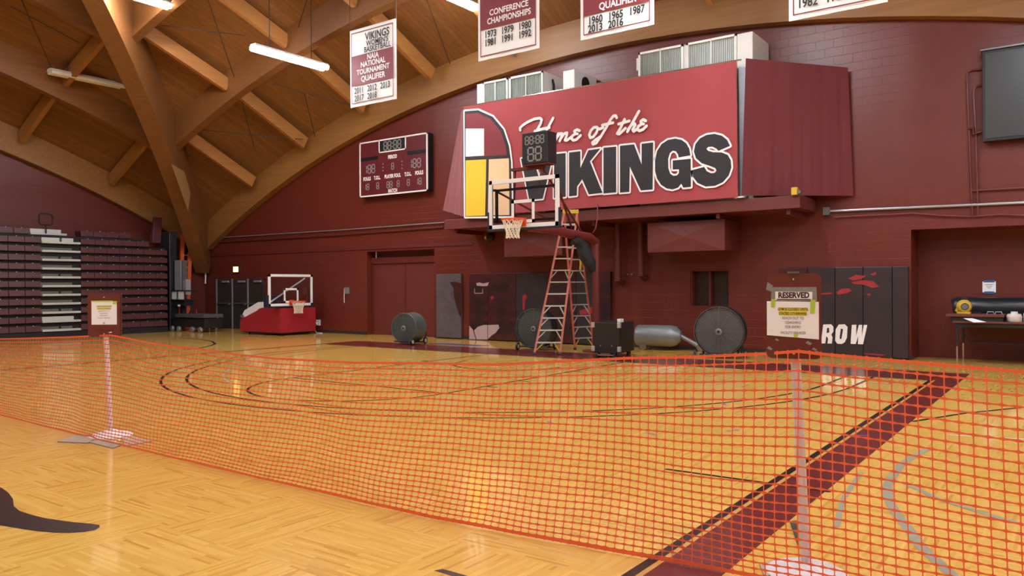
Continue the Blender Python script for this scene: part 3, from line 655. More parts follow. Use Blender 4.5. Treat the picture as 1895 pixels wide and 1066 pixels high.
q = new('black_rubber'); q.box((p0.x, 3.5, 4.5), (p0.x+3.2, 3.70, 6.33)); q.build('case', t, bevel=.01)
q = new('screen'); q.box((p0.x+.05, 3.49, 4.56), (p0.x+3.15, 3.503, 6.27)); q.build('panel', t)
q = new('steel_grey'); q.box((p0.x-.03, 3.46, 6.33), (p0.x+3.23, 3.742, 6.36)); q.box((p0.x+.6, 3.70, 5.0), (p0.x+2.6, 3.748, 5.9)); q.build('mount', t)
def pipe(name, mname, pts, r, label, cat): 
    q = new(mname); q.tube(pts, r, 8); return tag(q.build(name, smooth=True), label, cat)
W_ = lambda px, py, d=.05: at_y(px, py, YB-d)
def conduit(pts, r, label): return pipe('conduit', 'red_steel', pts, r, label, 'pipe')
def bend(pts): return [W_(*p) for p in pts]
conduit(bend([(1816, 128), (1800, 129), (1791, 134), (1789, 145), (1790, 152), (1797, 340), (1800, 400)]), .022, 'maroon conduit loop nearest left of the wall screen, running down to the rail')
conduit(bend([(1816, 157), (1808, 159), (1803, 166), (1802, 178), (1806, 250), (1810, 400)]), .022, 'maroon conduit bending out of the screen edge, right of the taller conduit loop')
conduit(bend([(1797, 353), (1895, 348), (1990, 344)]), .02, 'thin maroon conduit running right below the wall screen')
conduit([W_(1792, 237, .08), W_(1801, 237, .08), W_(1802, 248, .08), W_(1812, 245, .08), W_(1816, 243, .08)], .03, 'short jog of maroon pipe beside the lower left of the screen')
t = thing('wall_conduit', 'bare metal conduit along the back wall right of the banner', 'pipe', tuple(W_(1531, 391)))
q = new('galvanised'); q.tube([W_(1531, 391), W_(1895, 375), W_(2100, 366)], .028, 8); q.build('tube', t, smooth=True)
b = W_(1530, 391, .07); q = new('steel_grey'); q.box((b.x-.07, b.y-.06, b.z-.09), (b.x+.07, b.y+.065, b.z+.09)); q.build('junction_box', t)
pipe('wall_conduit', 'galvanised', [W_(390, 441), W_(640, 425), W_(822, 411.5)], .018, 'thin pale conduit along the back wall left of the ledge', 'pipe')
pipe('wall_conduit', 'red_steel', [W_(390, 449), W_(640, 434), W_(820, 420)], .03, 'maroon pipe just below the pale conduit left of the ledge', 'pipe')
pipe('sagging_cable', 'cable_red', [W_(1545, 402), W_(1690, 395), W_(1740, 399), W_(1800, 401), W_(1850, 397), W_(1895, 399)], .016, 'sagging red cable under the bare conduit at the right', 'cable')
q = new('yellow_plastic'); c = at_y(1471, 353, 2.36); q.box((c.x-.06, 2.3, c.z-.09), (c.x+.06, 2.42, c.z+.07)); q.m('steel_grey'); q.box((c.x+.07, 2.32, c.z-.07), (c.x+.13, 2.4, c.z+.0)); tag(q.build('ledge_lamp'), 'small yellow box at the right end of the ledge', 'box')
# boxes and pipes below the ledge
def duct(name, label, a, b, zt, zb_, y0):
    t = thing(name, label, 'duct', ((a+b)/2, (y0+3.74)/2, zb_))
    q = new('red_paint'); q.box((a, y0, zb_), (b, 3.742, zt)); q.build('casing', t, bevel=.008)
    q = new('red_paint'); c = Vector(((a+b)/2, y0-.05, (zt+zb_)/2)); K = [Vector((a, y0-.002, zb_)), Vector((b, y0-.002, zb_)), Vector((b, y0-.002, zt)), Vector((a, y0-.002, zt))]
    for i in range(4): q.face([K[i], K[(i+1) % 4], c])
    q.build('creased_panel', t); return t
a, b = at_y(1198.5, 430, 2.7), at_y(1341, 430, 2.7); duct('duct_box', 'maroon duct box with a creased front under the ledge, right of the ladder', a.x, b.x, 3.165, at_y(1270, 465, 2.7).z, 2.7)
a, b = at_y(933, 430, 2.9), at_y(1040, 430, 2.9); duct('duct_box', 'maroon duct box under the ledge behind the basketball hoop', a.x, b.x, 3.165, at_y(985, 474, 2.9).z, 2.9)
for px0, px1, pb, lb in ((1138, 1148, 520, 'slim maroon downpipe under the ledge, just right of the ladder'), (1181, 1190, 510, 'slim maroon downpipe beside the creased duct box')):
    a = at_y((px0+px1)/2, 460, 3.5); q = new('red_steel'); q.tube([(a.x, 3.5, 3.28), (a.x, 3.5, at_y(px0, pb, 3.5).z), (a.x, 3.73, at_y(px0, pb, 3.5).z-.05)], .1, 12); tag(q.build('downpipe', smooth=True), lb, 'pipe')
q = new('chrome')
for px in (1156, 1163, 1171): c = W_(px, 508, .05); q.tube([(c.x, 3.745, c.z), (c.x, 3.66, c.z)], .025, 8)
tag(q.build('valve_row'), 'row of small chrome valves on the dark wall right of the ladder', 'valve')
t = thing('wall_lamp', 'small round lamp on the wall under the hoop', 'lamp', tuple(W_(910, 439, .12)))
c = W_(910, 439, .0); q = new('fan_dark'); q.lathe([(0, 0), (.11, 0), (.13, .1), (.08, .16), (0, .17)], (c.x, 3.74, c.z), (0, -1, 0), 16); q.build('housing', t, smooth=True)
q = new('jar_white'); c2 = W_(899, 440, .1); q.lathe([(0, 0), (.05, 0), (.05, .07), (0, .07)], (c2.x, 3.72, c2.z), (0, -1, 0), 12); q.tube([(c2.x, 3.7, c2.z), (c.x, 3.7, c.z)], .015, 6); q.build('bulb', t, smooth=True)
# exit sign, phone box, outlet
c = W_(437.5, 498.5, .06); t = thing('exit_sign', 'small glowing exit sign above the dark double doors', 'sign', (c.x, c.y, c.z-.1))
q = new('exit_housing'); q.box((c.x-.19, c.y-.03, c.z-.13), (c.x+.19, 3.748, c.z+.13)); q.build('housing', t)
q = new('exit_lit'); q.box((c.x-.16, c.y-.035, c.z-.1), (c.x+.16, c.y-.03, c.z+.1)); q.build('lit_face', t)
c = W_(642, 538, .05); t = thing('wall_telephone', 'grey wall box with a hanging cord left of the door recess', 'telephone', (c.x, 3.7, c.z-.1))
q = new('drum_grey'); q.box((c.x-.09, 3.66, c.z-.11), (c.x+.09, 3.748, c.z+.11)); q.build('case', t, bevel=.01)
q = new('white_paint'); q.tube([(c.x-.1, 3.68, c.z+.08), (c.x-.12, 3.68, c.z-.2), (c.x-.11, 3.68, c.z-.42)], .014, 6); q.build('cord', t)
c = W_(588, 597, .05); t = thing('wall_outlet', 'wall outlet with white plugs and cords beside the portable hoop', 'outlet', (c.x, 3.7, c.z))
q = new('white_paint'); q.box((c.x-.09, 3.7, c.z-.1), (c.x+.09, 3.748, c.z+.1)); q.box((c.x-.07, 3.64, c.z-.06), (c.x-.01, 3.7, c.z+.02)); q.build('plate', t)
q = new('white_paint'); q.tube([(c.x-.04, 3.64, c.z), (c.x+.05, 3.5, c.z-.25), (c.x+.3, 3.4, .02), (c.x+.6, 3.4, .015)], .012, 6); q.build('cord', t)
# triple doors
q = new('door_dark')
for i in range(3):
    a = at_y(402+29*i, 560, YB-.03).x; b = at_y(430+29*i, 560, YB-.03).x
    d = new('door_dark'); d.box((a, YB-.05, .01), (b, YB-.005, 1.95)); d = struct(d.build('door_%d' % (i+1), bevel=.006))
    e = new('alu'); e.box((a-.035, YB-.065, .01), (a+.035, YB-.006, 1.97)); e.build('door_edge', d)
    e = new('steel_grey'); e.box((a+.08, YB-.1, .97), (b-.06, YB-.05, 1.03)); e.m('chrome'); e.box((b-.2, YB-.13, .95), (b-.1, YB-.05, 1.03)); e.build('push_bar', d)
    e = new('alu'); e.box((a+.45, YB-.12, 1.83), (a+.85, YB-.05, 1.9)); e.build('door_closer', d)
q = new('red_steel'); a = at_y(400, 560, YB-.03).x; b = at_y(490, 560, YB-.03).x; q.box((a-.15, YB-.05, 1.955), (b+.1, YB-.002, 2.06)); struct(q.build('trim_3'))
# ================================================================ WALL PADS
def pad(label, px0, px1, m, extra=None, ztop=2.02):
    a, b = at_y(px0, 560, 3.66).x, at_y(px1, 560, 3.66).x
    t = thing('wall_pad', label, 'wall pad', ((a+b)/2, 3.7, .02), 'printed pads along the back wall')
    q = new(m); q.box((a+.004, 3.66, .03), (b-.004, 3.745, ztop)); q.build('cover', t, bevel=.012)
    if extra: extra(t, a, b)
    return t
def P2(px, py, Y=3.655): p = at_y(px, py, Y); return (p.x, p.z)
def patch(m, pts, t, nm, d=.004):
    q = new(m); q.poly([P2(*c) for c in pts], Vector((0, 3.655-d, 0)), XR, ZU); return q.build(nm, t)
Z5 = lambda x, y: (790+x/5.742, 490+y/5.742)
def e1(t, a, b):
    patch('mural_dark', [Z5(*c) for c in [(240, 185), (300, 180), (368, 200), (366, 575), (340, 520), (310, 430), (290, 340), (285, 250)]], t, 'printed_shape')
pad('grey printed wall pad at the left end of the left pad row', 807, 853, 'mural_grey', e1)
def e2(t, a, b):
    patch('mural_pale', [Z5(*c) for c in [(452, 640), (500, 700), (540, 660), (600, 640), (645, 640), (645, 795), (520, 793), (450, 790)]], t, 'printed_shape')
    q = new('mural_line'); q.stroke([P2(*Z5(*c)) for c in [(455, 640), (495, 690), (525, 793)]], .03, Vector((0, 3.648, 0)), XR, ZU); q.stroke([P2(*Z5(*c)) for c in [(470, 360), (530, 390), (610, 430)]], .04, Vector((0, 3.648, 0)), XR, ZU); q.build('printed_line', t)
    q = new('mural_pale'); q.stroke([P2(*Z5(*c)) for c in [(508, 255), (508, 303), (594, 303), (594, 255)]], .022, Vector((0, 3.648, 0)), XR, ZU); q.build('white_frame', t)
    patch('mural_pale', [Z5(*c) for c in [(525, 195), (560, 188), (600, 200), (660, 185), (645, 225), (600, 228), (530, 222)]], t, 'printed_patch')
pad('dark red printed wall pad with a small white frame mark', 868, 903, 'mural_dark', e2)
def e3(t, a, b):
    patch('mural_pale', [Z5(*c) for c in [(650, 640), (760, 636), (772, 670), (730, 725), (690, 750), (650, 790)]], t, 'printed_shape')
    patch('mural_red', [Z5(*c) for c in [(670, 345), (700, 330), (715, 350), (690, 370)]], t, 'printed_patch')
pad('dark red printed wall pad with a pale pointed shape at its foot', 903, 955, 'mural_dark', e3)
def e4(t, a, b): patch('mural_red', [Z5(*c) for c in [(1015, 330), (1050, 310), (1070, 345), (1045, 370), (1040, 480), (1020, 480)]], t, 'printed_patch')
pad('near black printed wall pad behind the left side of the ladder fan', 955, 1012, 'mural_black', e4)
pad('dark red printed wall pad behind the stepladder', 1012, 1066, 'mural_dark')
def e6(t, a, b): patch('mural_red', [(1072, 575), (1096, 568), (1097, 580), (1074, 583)], t, 'printed_patch')
pad('dark red printed wall pad with a bright red streak behind the rear ladder legs', 1066, 1098, 'mural_black', e6)
pad('dark red printed wall pad at the right end of the left pad row', 1110, 1130, 'mural_dark')
Z4 = lambda x, y: (1500+x/3.5544, 380+y/3.5544)
Z6 = lambda x, y: (1560+x/5.33, 480+y/5.33)
def let(t, ch):
    q = new('print_white')
    for pts in ch: q.poly([P2(*Z4(*c)) for c in pts], Vector((0, 3.646, 0)), XR, ZU)
    q.build('lettering', t)
R_ = [[(85, 784), (136, 782), (152, 800), (152, 832), (138, 850), (146, 868), (142, 910), (112, 910), (116, 875), (108, 862), (102, 862), (96, 908), (68, 908)]]
pad('black wall pad with red ink hidden half behind the nearer sign', 1441, 1494, 'mural_dark')
def g0(t, a, b):
    let(t, [[(84, 784), (136, 782), (151, 798), (151, 830), (137, 850), (145, 868), (141, 909), (112, 909), (116, 876), (108, 864), (103, 864), (98, 908), (68, 908)]])
    patch('mural_black', [Z4(*c) for c in [(110, 806), (122, 806), (124, 836), (106, 840)]], t, 'letter_hole', .012)
    patch('mural_red', [Z4(*c) for c in [(70, 578), (130, 572), (150, 580), (110, 588), (70, 586)]], t, 'printed_patch')
pad('black wall pad bearing the white letter R', 1494, 1545, 'mural_black', g0)
def g1(t, a, b):
    let(t, [[(186, 784), (226, 782), (244, 800), (240, 870), (226, 900), (206, 912), (176, 910), (162, 890), (166, 815)]])
    patch('mural_black', [Z4(*c) for c in [(200, 812), (212, 812), (214, 822), (204, 878), (194, 880), (192, 868)]], t, 'letter_hole', .012)
    patch('mural_red', [Z4(*c) for c in [(170, 572), (200, 550), (250, 545), (272, 562), (240, 578), (180, 588)]], t, 'printed_patch')
pad('black wall pad bearing the white letter O and a red splash', 1545, 1597, 'mural_black', g1)
def g2(t, a, b):
    let(t, [[(272, 786), (302, 785), (300, 860), (318, 786), (340, 786), (338, 862), (350, 786), (374, 787), (346, 914), (312, 913), (314, 860), (298, 912), (264, 911)]])
    for k in ([(50, 190), (130, 152), (230, 165), (180, 195), (100, 210)], [(80, 225), (200, 205), (300, 215), (360, 270), (290, 282), (200, 250), (110, 245)], [(270, 150), (320, 122), (332, 145), (300, 162)], [(230, 340), (270, 335), (276, 355), (250, 362)]):
        patch('mural_red', [Z6(*c) for c in k], t, 'printed_patch')
    patch('mural_red', [Z6(*c) for c in [(200, 925), (330, 930), (420, 942), (380, 952), (220, 938)]], t, 'printed_patch')
pad('black wall pad bearing the white letter W under red paint splashes', 1597, 1651, 'mural_black', g2)
pad('narrow black wall pad at the right end, beside the wall recess', 1651, 1681, 'mural_black')
# ================================================================ BLEACHERS
BX = -17.75
def by(px, X=BX): return at_x(px, 560, X).y
t = thing('bleachers', 'folded maroon bleachers with a pale stepped aisle along the left wall', 'bleachers', (BX-.6, -4, 0))
NR = 12; zr = [.21+.292*i for i in range(NR)]
secs = [('left', 0, 77), ('right', 152, 311)]
for i in range(NR):
    x = BX-.028*i-(.25 if i == NR-1 else 0)
    for nm, a, b in secs:
        a, b = (-9.0 if a == 0 else by(a, x)-.02), by(b, x)
        b2 = b if i < NR-2 else b-.7*(i-(NR-3)) if nm == 'right' else b-(.35 if i == NR-1 else 0)
        q = new('maroon_plastic'); n = max(1, round((b2-a)/.48)); w = (b2-a)/n
        for k in range(n):
            y0, y1 = a+k*w+.006, a+(k+1)*w-.006; z = zr[i]
            q.hexa([(x-.45, y0, z), (x, y0, z+.01), (x, y1, z+.01), (x-.45, y1, z), (x-.45, y0, z+.2), (x-.03, y0, z+.205), (x-.03, y1, z+.205), (x-.45, y1, z+.2)])
        q.build('seat_row', t, bevel=.012)
        q = new('jar_white')
        for k in range(n): q.box((x-.05, a+k*w+w*.5-.012, zr[i]+.202), (x-.026, a+k*w+w*.5+.012, zr[i]+.222))
        q.build('seat_rivets', t)
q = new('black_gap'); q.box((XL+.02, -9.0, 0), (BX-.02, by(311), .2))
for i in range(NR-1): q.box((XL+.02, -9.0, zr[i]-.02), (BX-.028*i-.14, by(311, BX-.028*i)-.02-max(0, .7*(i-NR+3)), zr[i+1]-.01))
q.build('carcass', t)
for i in range(NR):
    x = BX-.028*i-(.25 if i == NR-1 else 0); z = zr[i]
    ya, yb = by(77, x)+.02, by(151, x)-.03; s0 = -.35 if i == NR-1 else 0.0
    q = new('step_metal'); q.box((x-.35, ya+s0, z+.005), (x+.03, yb-(.45 if i == NR-1 else 0), z+.075)); q.build('step', t, bevel=.008)
    q = new('riser_grey' if i not in (1, NR-1, NR-2) else 'step_metal'); hz = .16 if i not in (1, NR-1, NR-2) else .2; xr_ = x-.12 if i not in (1, NR-1, NR-2) else x-.02
    if i % 2: q.box((x-.3, ya+s0, z+.075), (xr_, yb-.22-(.4 if i == NR-1 else 0), z+hz))
    else: q.box((x-.3, ya+s0, z+.075), (xr_, (ya+yb)/2-.05, z+hz)); q.box((x-.3, (ya+yb)/2+.03, z+.075), (xr_, yb-.22, z+hz))
    q.build('riser', t)
c0, c1 = at_x(75, 395, BX-.5), at_x(95, 440, BX-.5)
t2 = thing('aisle_handrail', 'dark loop handrail at the top of the bleacher aisle', 'handrail', (BX-.5, (c0.y+c1.y)/2, zr[-1]+.2))
ym = (c0.y+c1.y)/2; q = new('steel_dark'); q.tube([(BX-.5, ym, zr[-1]+.15), (BX-.5, ym, c1.z+.55)], .025, 8)
hw, zb0, zb1 = .21, c1.z+.42, c0.z
q = new('steel_dark'); q.tube([(BX-.5, ym, zr[-1]+.05), (BX-.5, ym, zb0)], .025, 8); q.build('post', t2, smooth=True)
q = new('steel_dark'); q.tube([(BX-.5, ym-hw, zb0+.06), (BX-.5, ym-hw, zb1-.06), (BX-.5, ym-hw+.06, zb1), (BX-.5, ym+hw-.06, zb1), (BX-.5, ym+hw, zb1-.06), (BX-.5, ym+hw, zb0+.06), (BX-.5, ym+hw-.06, zb0), (BX-.5, ym-hw+.06, zb0)], .025, 8, closed=True); q.build('loop', t2, smooth=True)
q = new('steel_dark')
a, b = at_x(280, 445, BX-.75), at_x(300, 402, BX-.75)
q.m('maroon_plastic'); q.hexa([(BX-.8, a.y-.05, a.z-.1), (BX-.6, a.y-.05, a.z-.1), (BX-.6, a.y+.3, a.z-.1), (BX-.8, a.y+.3, a.z-.1), (BX-1.0, a.y+.2, b.z), (BX-.85, a.y+.2, b.z), (BX-.85, a.y+.5, b.z), (BX-1.0, a.y+.5, b.z)])
tag(q.build('leaning_panel', bevel=.02), 'dark maroon panel leaning at the far end of the top bleacher row', 'panel')
q = new('foil_black'); q.box((-18.9, by(313, -18.2)+.02, 0), (-18.2, at_x(328, 500, -18.2).y, 3.75)); tag(q.build('black_curtain_panel', bevel=.03), 'tall black panel standing at the far end of the bleachers', 'panel')
# ================================================================ LIFT, EXTENSION LADDER, CART IN THE CORNER
t = thing('personnel_lift', 'aluminium mast lift on a dark wheeled base in the far left corner', 'lift', (-16.9, 1.75, 0))
L = lambda px, py, Y=1.75: at_y(px, py, Y)
q = new('black_rubber'); a, b = L(330, 585), L(393, 607); q.box((a.x, 1.45, b.z), (b.x, 2.15, a.z-.05)); q.build('base', t, bevel=.02)
q = new('steel_grey'); a, b = L(340, 580), L(393, 588); q.box((a.x, 1.4, b.z), (b.x, 2.2, a.z)); q.build('deck', t, bevel=.01)
for px in (334, 346, 371, 386):
    c = L(px, 607); q = new('drum_grey'); q.lathe([(0, -.05), (.09, -.05), (.1, -.02), (.1, .02), (.09, .05), (0, .05)], (c.x, 1.42, .1), (0, 1, 0), 16); q.build('wheel', t, smooth=True)
a, b = L(330, 482), L(341, 550); q = new('alu'); q.box((a.x, 1.6, b.z), (b.x+.02, 1.85, a.z)); q.m('steel_grey'); q.box((b.x+.03, 1.62, b.z), (b.x+.1, 1.8, a.z)); q.m('alu'); 
a2, b2 = L(345, 517), L(351, 545); q.box((a2.x, 1.6, b2.z), (b2.x, 1.8, a2.z)); q.build('mast', t)
q = new('steel_dark'); q.box((L(333, 0).x, 1.66, .5), (L(338, 0).x, 1.8, L(0, 550).z+.05)); q.build('lower_mast', t)
a, b = L(326, 538), L(353, 555); q = new('fan_dark')
for z in (a.z, b.z):
    q.tube([(a.x, 1.5, z), (b.x, 1.5, z), (b.x, 2.0, z), (a.x, 2.0, z)], .025, 6, closed=True)
for x in (a.x, (a.x+b.x)/2, b.x): q.tube([(x, 1.5, a.z), (x, 1.5, b.z)], .022, 6)
q.build('cage_rail', t)
q = new('white_enamel'); q.box((a.x+.03, 1.53, b.z+.02), ((a.x+b.x)/2-.03, 1.56, a.z-.03)); q.box(((a.x+b.x)/2+.04, 1.53, b.z+.02), (b.x-.08, 1.56, a.z-.03)); q.build('placard', t)
q = new('fan_dark'); a, b = L(328, 556), L(350, 566); q.box((a.x, 1.55, b.z), (b.x, 1.95, a.z)); q.m('white_enamel'); c = L(341, 565); q.box((c.x-.08, 1.53, c.z-.04), (c.x+.06, 1.56, c.z+.03)); q.build('control_box', t)
q = new('black_case'); q.tube([(L(352, 0).x, 1.6, .62), (L(356, 0).x, 1.6, .78), (L(362, 0).x, 1.6, .62)], .02, 6); q.m('cable_red'); q.tube([(L(362, 0).x, 1.6, .62), (L(366, 0).x, 1.6, .8), (L(368, 0).x, 1.6, .62)], .02, 6); q.build('hose', t)
LX = -18.75
t = thing('extension_ladder', 'orange extension ladder upright in the corner behind the lift', 'ladder', (LX, at_x(340, 600, LX).y, 0))
rails = []
for b_, t_ in (((331, 606), (338, 434)), ((346, 608), (351, 467))):
    p, r = at_x(*b_, LX), at_x(*t_, LX-.3); p.z = .01; rails.append((p, r))
    q = new('orange_glass_fibre'); q.bar(p, r, .1, .14, (0, 1, 0)); q.build('rail', t)
(p0_, r0_), (p1_, r1_) = rails; k0 = r1_.z/r0_.z
for k in range(12):
    f = .08+.08*k; q = new('alu'); q.tube([p0_.lerp(r0_, f*k0), p1_.lerp(r1_, f)], .02, 6); q.build('rung', t)
t = thing('folding_cart', 'black folded cart with pale metal legs left of the double doors', 'cart', (-18.4, 2.9, 0))
q = new('black_rubber'); a, b = at_y(384, 582, 2.9), at_y(402, 608, 2.9); q.box((a.x-.25, 2.75, .12), (b.x-.02, 3.2, a.z-.05)); q.build('body', t, bevel=.02)
for p0_, p1_ in (((391, 581), (387, 607)), ((403, 583), (399, 609))):
    a, b = at_y(*p0_, 2.7), at_y(*p1_, 2.7); q = new('alu'); q.tube([a, (b.x, 2.7, .01)], .02, 8); q.build('leg', t, smooth=True)
q = new('rod'); q.tube([at_y(378, 580, 2.8), at_y(403, 583, 2.8)], .015, 6); q.build('handle', t)
pipe('hanging_cable', 'white_paint', [at_y(379.5, 458, 3.6), at_y(379, 483, 3.6), at_y(381, 492, 3.6), at_y(380, 525, 3.6)], .03, 'pale cord hanging down beside the foot of the diagonal beam', 'cord')
# ================================================================ BASKETBALL GOALS
def board(parent, wdt, P, navy=True):
    """glass backboard in the local frame P(u across, v up, w out of the face)"""
    R, U, N = P(1, 0, 0)-P(0, 0, 0), P(0, 1, 0)-P(0, 0, 0), P(0, 0, 1)-P(0, 0, 0)
    hw, h = wdt/2, 1.07
    def bx(q, u0, v0, u1, v1, w0, w1): q.obox(P((u0+u1)/2, (v0+v1)/2, (w0+w1)/2), R*((u1-u0)/2), U*((v1-v0)/2), N*((w1-w0)/2))
    q = new('board_glass'); bx(q, -hw+.02, .02, hw-.02, h-.02, -.006, .006); q.build('glass', parent)
    q = new('white_enamel')
    for c in ((-hw, 0, hw, .085), (-hw, h-.085, hw, h), (-hw, 0, -hw+.085, h), (hw-.085, 0, hw, h)): bx(q, *c, -.03, .012)
    q.build('rim_frame', parent)
    q = new('white_enamel')
    for c in ((-.305, .1, -.235, .6), (.235, .1, .305, .6), (-.305, .53, .305, .6), (-.305, .1, .305, .17)): bx(q, *c, .006, .009)
    q.build('target_square', parent)
    if navy:
        q = new('navy_pad')
        for c in ((-hw-.03, -.05, hw+.03, 0), (-hw-.035, -.05, -hw, .38), (hw, -.05, hw+.035, .38)): bx(q, *c, -.04, .03)
        q.build('edge_padding', parent, bevel=.01)
    q = new('rim_orange'); bx(q, -.09, .02, .09, .2, .01, .04); bx(q, -.1, .13, .1, .16, .03, .17)
    c = P(0, .15, .385); q.tube([c+(R*math.cos(a_*math.pi/16)+N*math.sin(a_*math.pi/16))*.235 for a_ in range(32)], .017, 8, closed=True)
    for s in (-1, 1): q.bar(P(.09*s, .06, .03), P(.16*s, .145, .2), .02, .02)
    rim = q.build('rim', parent, smooth=False)
    q = new('net_cord'); n = 12; lev = [(0.0, .228), (.1, .19), (.2, .155), (.3, .135), (.4, .145)]
    for i in range(len(lev)-1):
        for k in range(n):
            for s in (0, 1):
                a0 = (k+(i % 2)*.5)*2*math.pi/n; a1 = a0+(math.pi/n)*(1 if s else -1)
                p = [c+(R*math.cos(a_)+N*math.sin(a_))*r-U*dz for a_, (dz, r) in ((a0, lev[i]), (a1, lev[i+1]))]
                q.tube(p, .008, 4, caps=False)
    q.build('net', rim)
GY = -1.12
t = thing('basketball_goal', 'main glass basketball hoop with shot clock in front of the big banner', 'basketball hoop', (0, 2.0, 0))
PB = lambda u, v, w: Vector((0, GY, 2.9))+Vector((u, -w, v))
board(t, 1.83, PB)
q = new('steel_dark')
for v in (.16, .86): q.bar(PB(-.8, v, -.12), PB(.8, v, -.12), .05, .05)
for u in (-.8, .8): q.bar(PB(u, .16, -.12), PB(u, .86, -.12), .05, .05)
for u in (-.8, .8):
    for v in (.16, .86): q.bar(PB(u, v, -.12), PB(u, v, -.02), .05, .05)
q.build('back_frame', t)
ARM = 2.80
q = new('maroon_wrap'); q.tube([(0, GY+.12, ARM+.06), (0, GY+.5, ARM+.1), (0, .2, ARM+.1), (0, .9, ARM+.05), (0, 1.7, ARM+.02), (0, 1.98, ARM-.08)], [.05, .08, .1, .115, .1, .1], 14); q.build('padded_arm', t, smooth=True)
q = new('red_steel'); q.tube([(0, 2.0, 0), (0, 2.0, ARM-.02)], .1, 16); q.lathe([(0, 0), (.35, 0), (.35, .03), (.13, .03)], (0, 2.0, 0), (0, 0, 1), 20); q.build('pole', t, smooth=True)
q = new('red_steel')
for a, b in ((PB(-.8, .84, -.14), (0, .7, ARM+.14)), (PB(.8, .84, -.14), (0, .9, ARM+.14)), (PB(-.35, 1.28, -.2), PB(-.35, .2, -.14)), (PB(.35, 1.28, -.2), PB(.35, .9, -.14)), (PB(.33, 1.3, -.25), (.05, 1.2, ARM+.14))): q.tube([a, b], .025, 8)
q.box((-.42, GY+.12, 4.16), (.42, GY+.26, 4.22)); q.build('brace', t, smooth=True)
q = new('maroon_wrap'); q.tube([(0, -.2, ARM+.24), (0, .0, ARM+.3), (.02, .3, ARM+.22)], .03, 6); q.build('loose_cable', t)
s = thing('shot_clock', 'black shot clock with unlit digits above the main backboard', 'clock', (0, GY+.1, 4.22))
c0, c1 = at_y(966, 275, GY-.02), at_y(1013, 270, GY-.02); cx = (c0.x+c1.x)/2; hw = (c1.x-c0.x)/2; z0, z1 = at_y(990, 302, GY-.02).z, at_y(990, 244, GY-.02).z
t_loc = s.location; s.location = (cx, GY+.1, z0)
q = new('scoreboard_black'); q.box((cx-hw, GY-.02, z0), (cx+hw, GY+.34, z1)); q.build('case', s, bevel=.012)
q = new('segment_off'); hh = z1-z0; digits(q, '88:88', cx, z0+hh*.75, hh*.25, GY-.022); q.build('time_digits', s); q = new('segment_off'); digits(q, '88', cx, z0+hh*.3, hh*.42, GY-.022); q.build('shot_digits', s)
q = new('red_steel'); q.box((cx-hw, GY+.0, z0-.03), (cx+hw, GY+.3, z0-.002)); q.build('tray', s)
# black cloth slung round the arm
q = new('black_cloth'); q.tube([at_x(1060, 449, .12), at_x(1068, 446, .12), at_x(1077, 455, .15), at_x(1082, 470, .22), at_x(1092, 488, .34), at_x(1097, 502, .36)], [.06, .1, .15, .17, .15, .08], 14)
bm_o = tag(q.build('black_cover', smooth=True), 'black cloth cover hanging under the padded hoop arm', 'cloth')
pipe('electric_cable', 'cable_red', [at_y(1106, 375, 2.36), at_y(1106, 402, 2.1), at_y(1102, 424, 2.0), at_y(1097, 431, 2.0)], .018, 'loose cable from the ledge down to the hoop arm', 'cable')
# portable goal folded down beside the doors
t = thing('portable_goal', 'folded portable basketball hoop on a dark red padded base', 'basketball hoop', (-13.0, 2.3, 0))
X0, X1, Y0, Y1 = -14.2, -11.95, 1.72, 3.2
q = new('portable_red'); z = lambda v: v
sl = [(X0, .1), (X1, .1), (X1, .93), (X1-1.0, .93), (X0, .5)]
q.prism([(x, zz) for x, zz in sl], (0, Y0, 0), XR, ZU, (0, Y1-Y0, 0)); q.build('padded_base', t, bevel=.03)
q = new('black_rubber'); q.box((X0+.1, Y0+.08, .06), (X1-.1, Y1-.08, .1)); q.build('chassis', t)
for x in (X0+.25, X1-.25):
    for y in (Y0+.2, Y1-.2):
        q = new('black_rubber'); q.lathe([(0, -.03), (.05, -.03), (.05, .03), (0, .03)], (x, y, .05), (0, 1, 0), 14); q.build('wheel', t, smooth=True)
q = new('white_enamel'); q.prism([(X0-.25, .62), (X0-.1, .82), (X1-1.55, 1.12), (X1-1.2, 1.12), (X1-1.2, .94), (X1-1.5, .9), (X0+.2, .55)], (0, Y0+.25, 0), XR, ZU, (0, .55, 0)); q.m('chrome'); q.box((X0-.28, Y0+.2, .56), (X0-.1, Y0+.85, .66)); q.build('counterweight_arm', t, bevel=.01)
q = new('navy_pad'); q.box((X1-1.2, Y0+.2, .95), (X1-1.05, Y0+.9, 1.35)); q.build('hinge_pad', t, bevel=.02)
BXp, BYp = -12.0, 2.19
PP = lambda u, v, w: Vector((BXp, BYp, 1.0))+Vector((w, u, v))
board(t, 1.83, PP)
q = new('white_enamel'); q.tube([PP(-.8, .1, -.15), PP(.7, .93, -.15)], .028, 8); q.build('stay_pole', t, smooth=True)
q = new('steel_dark'); q.box((BXp-.5, BYp-.3, .94), (BXp-.03, BYp+.3, 1.12)); q.build('mount', t)
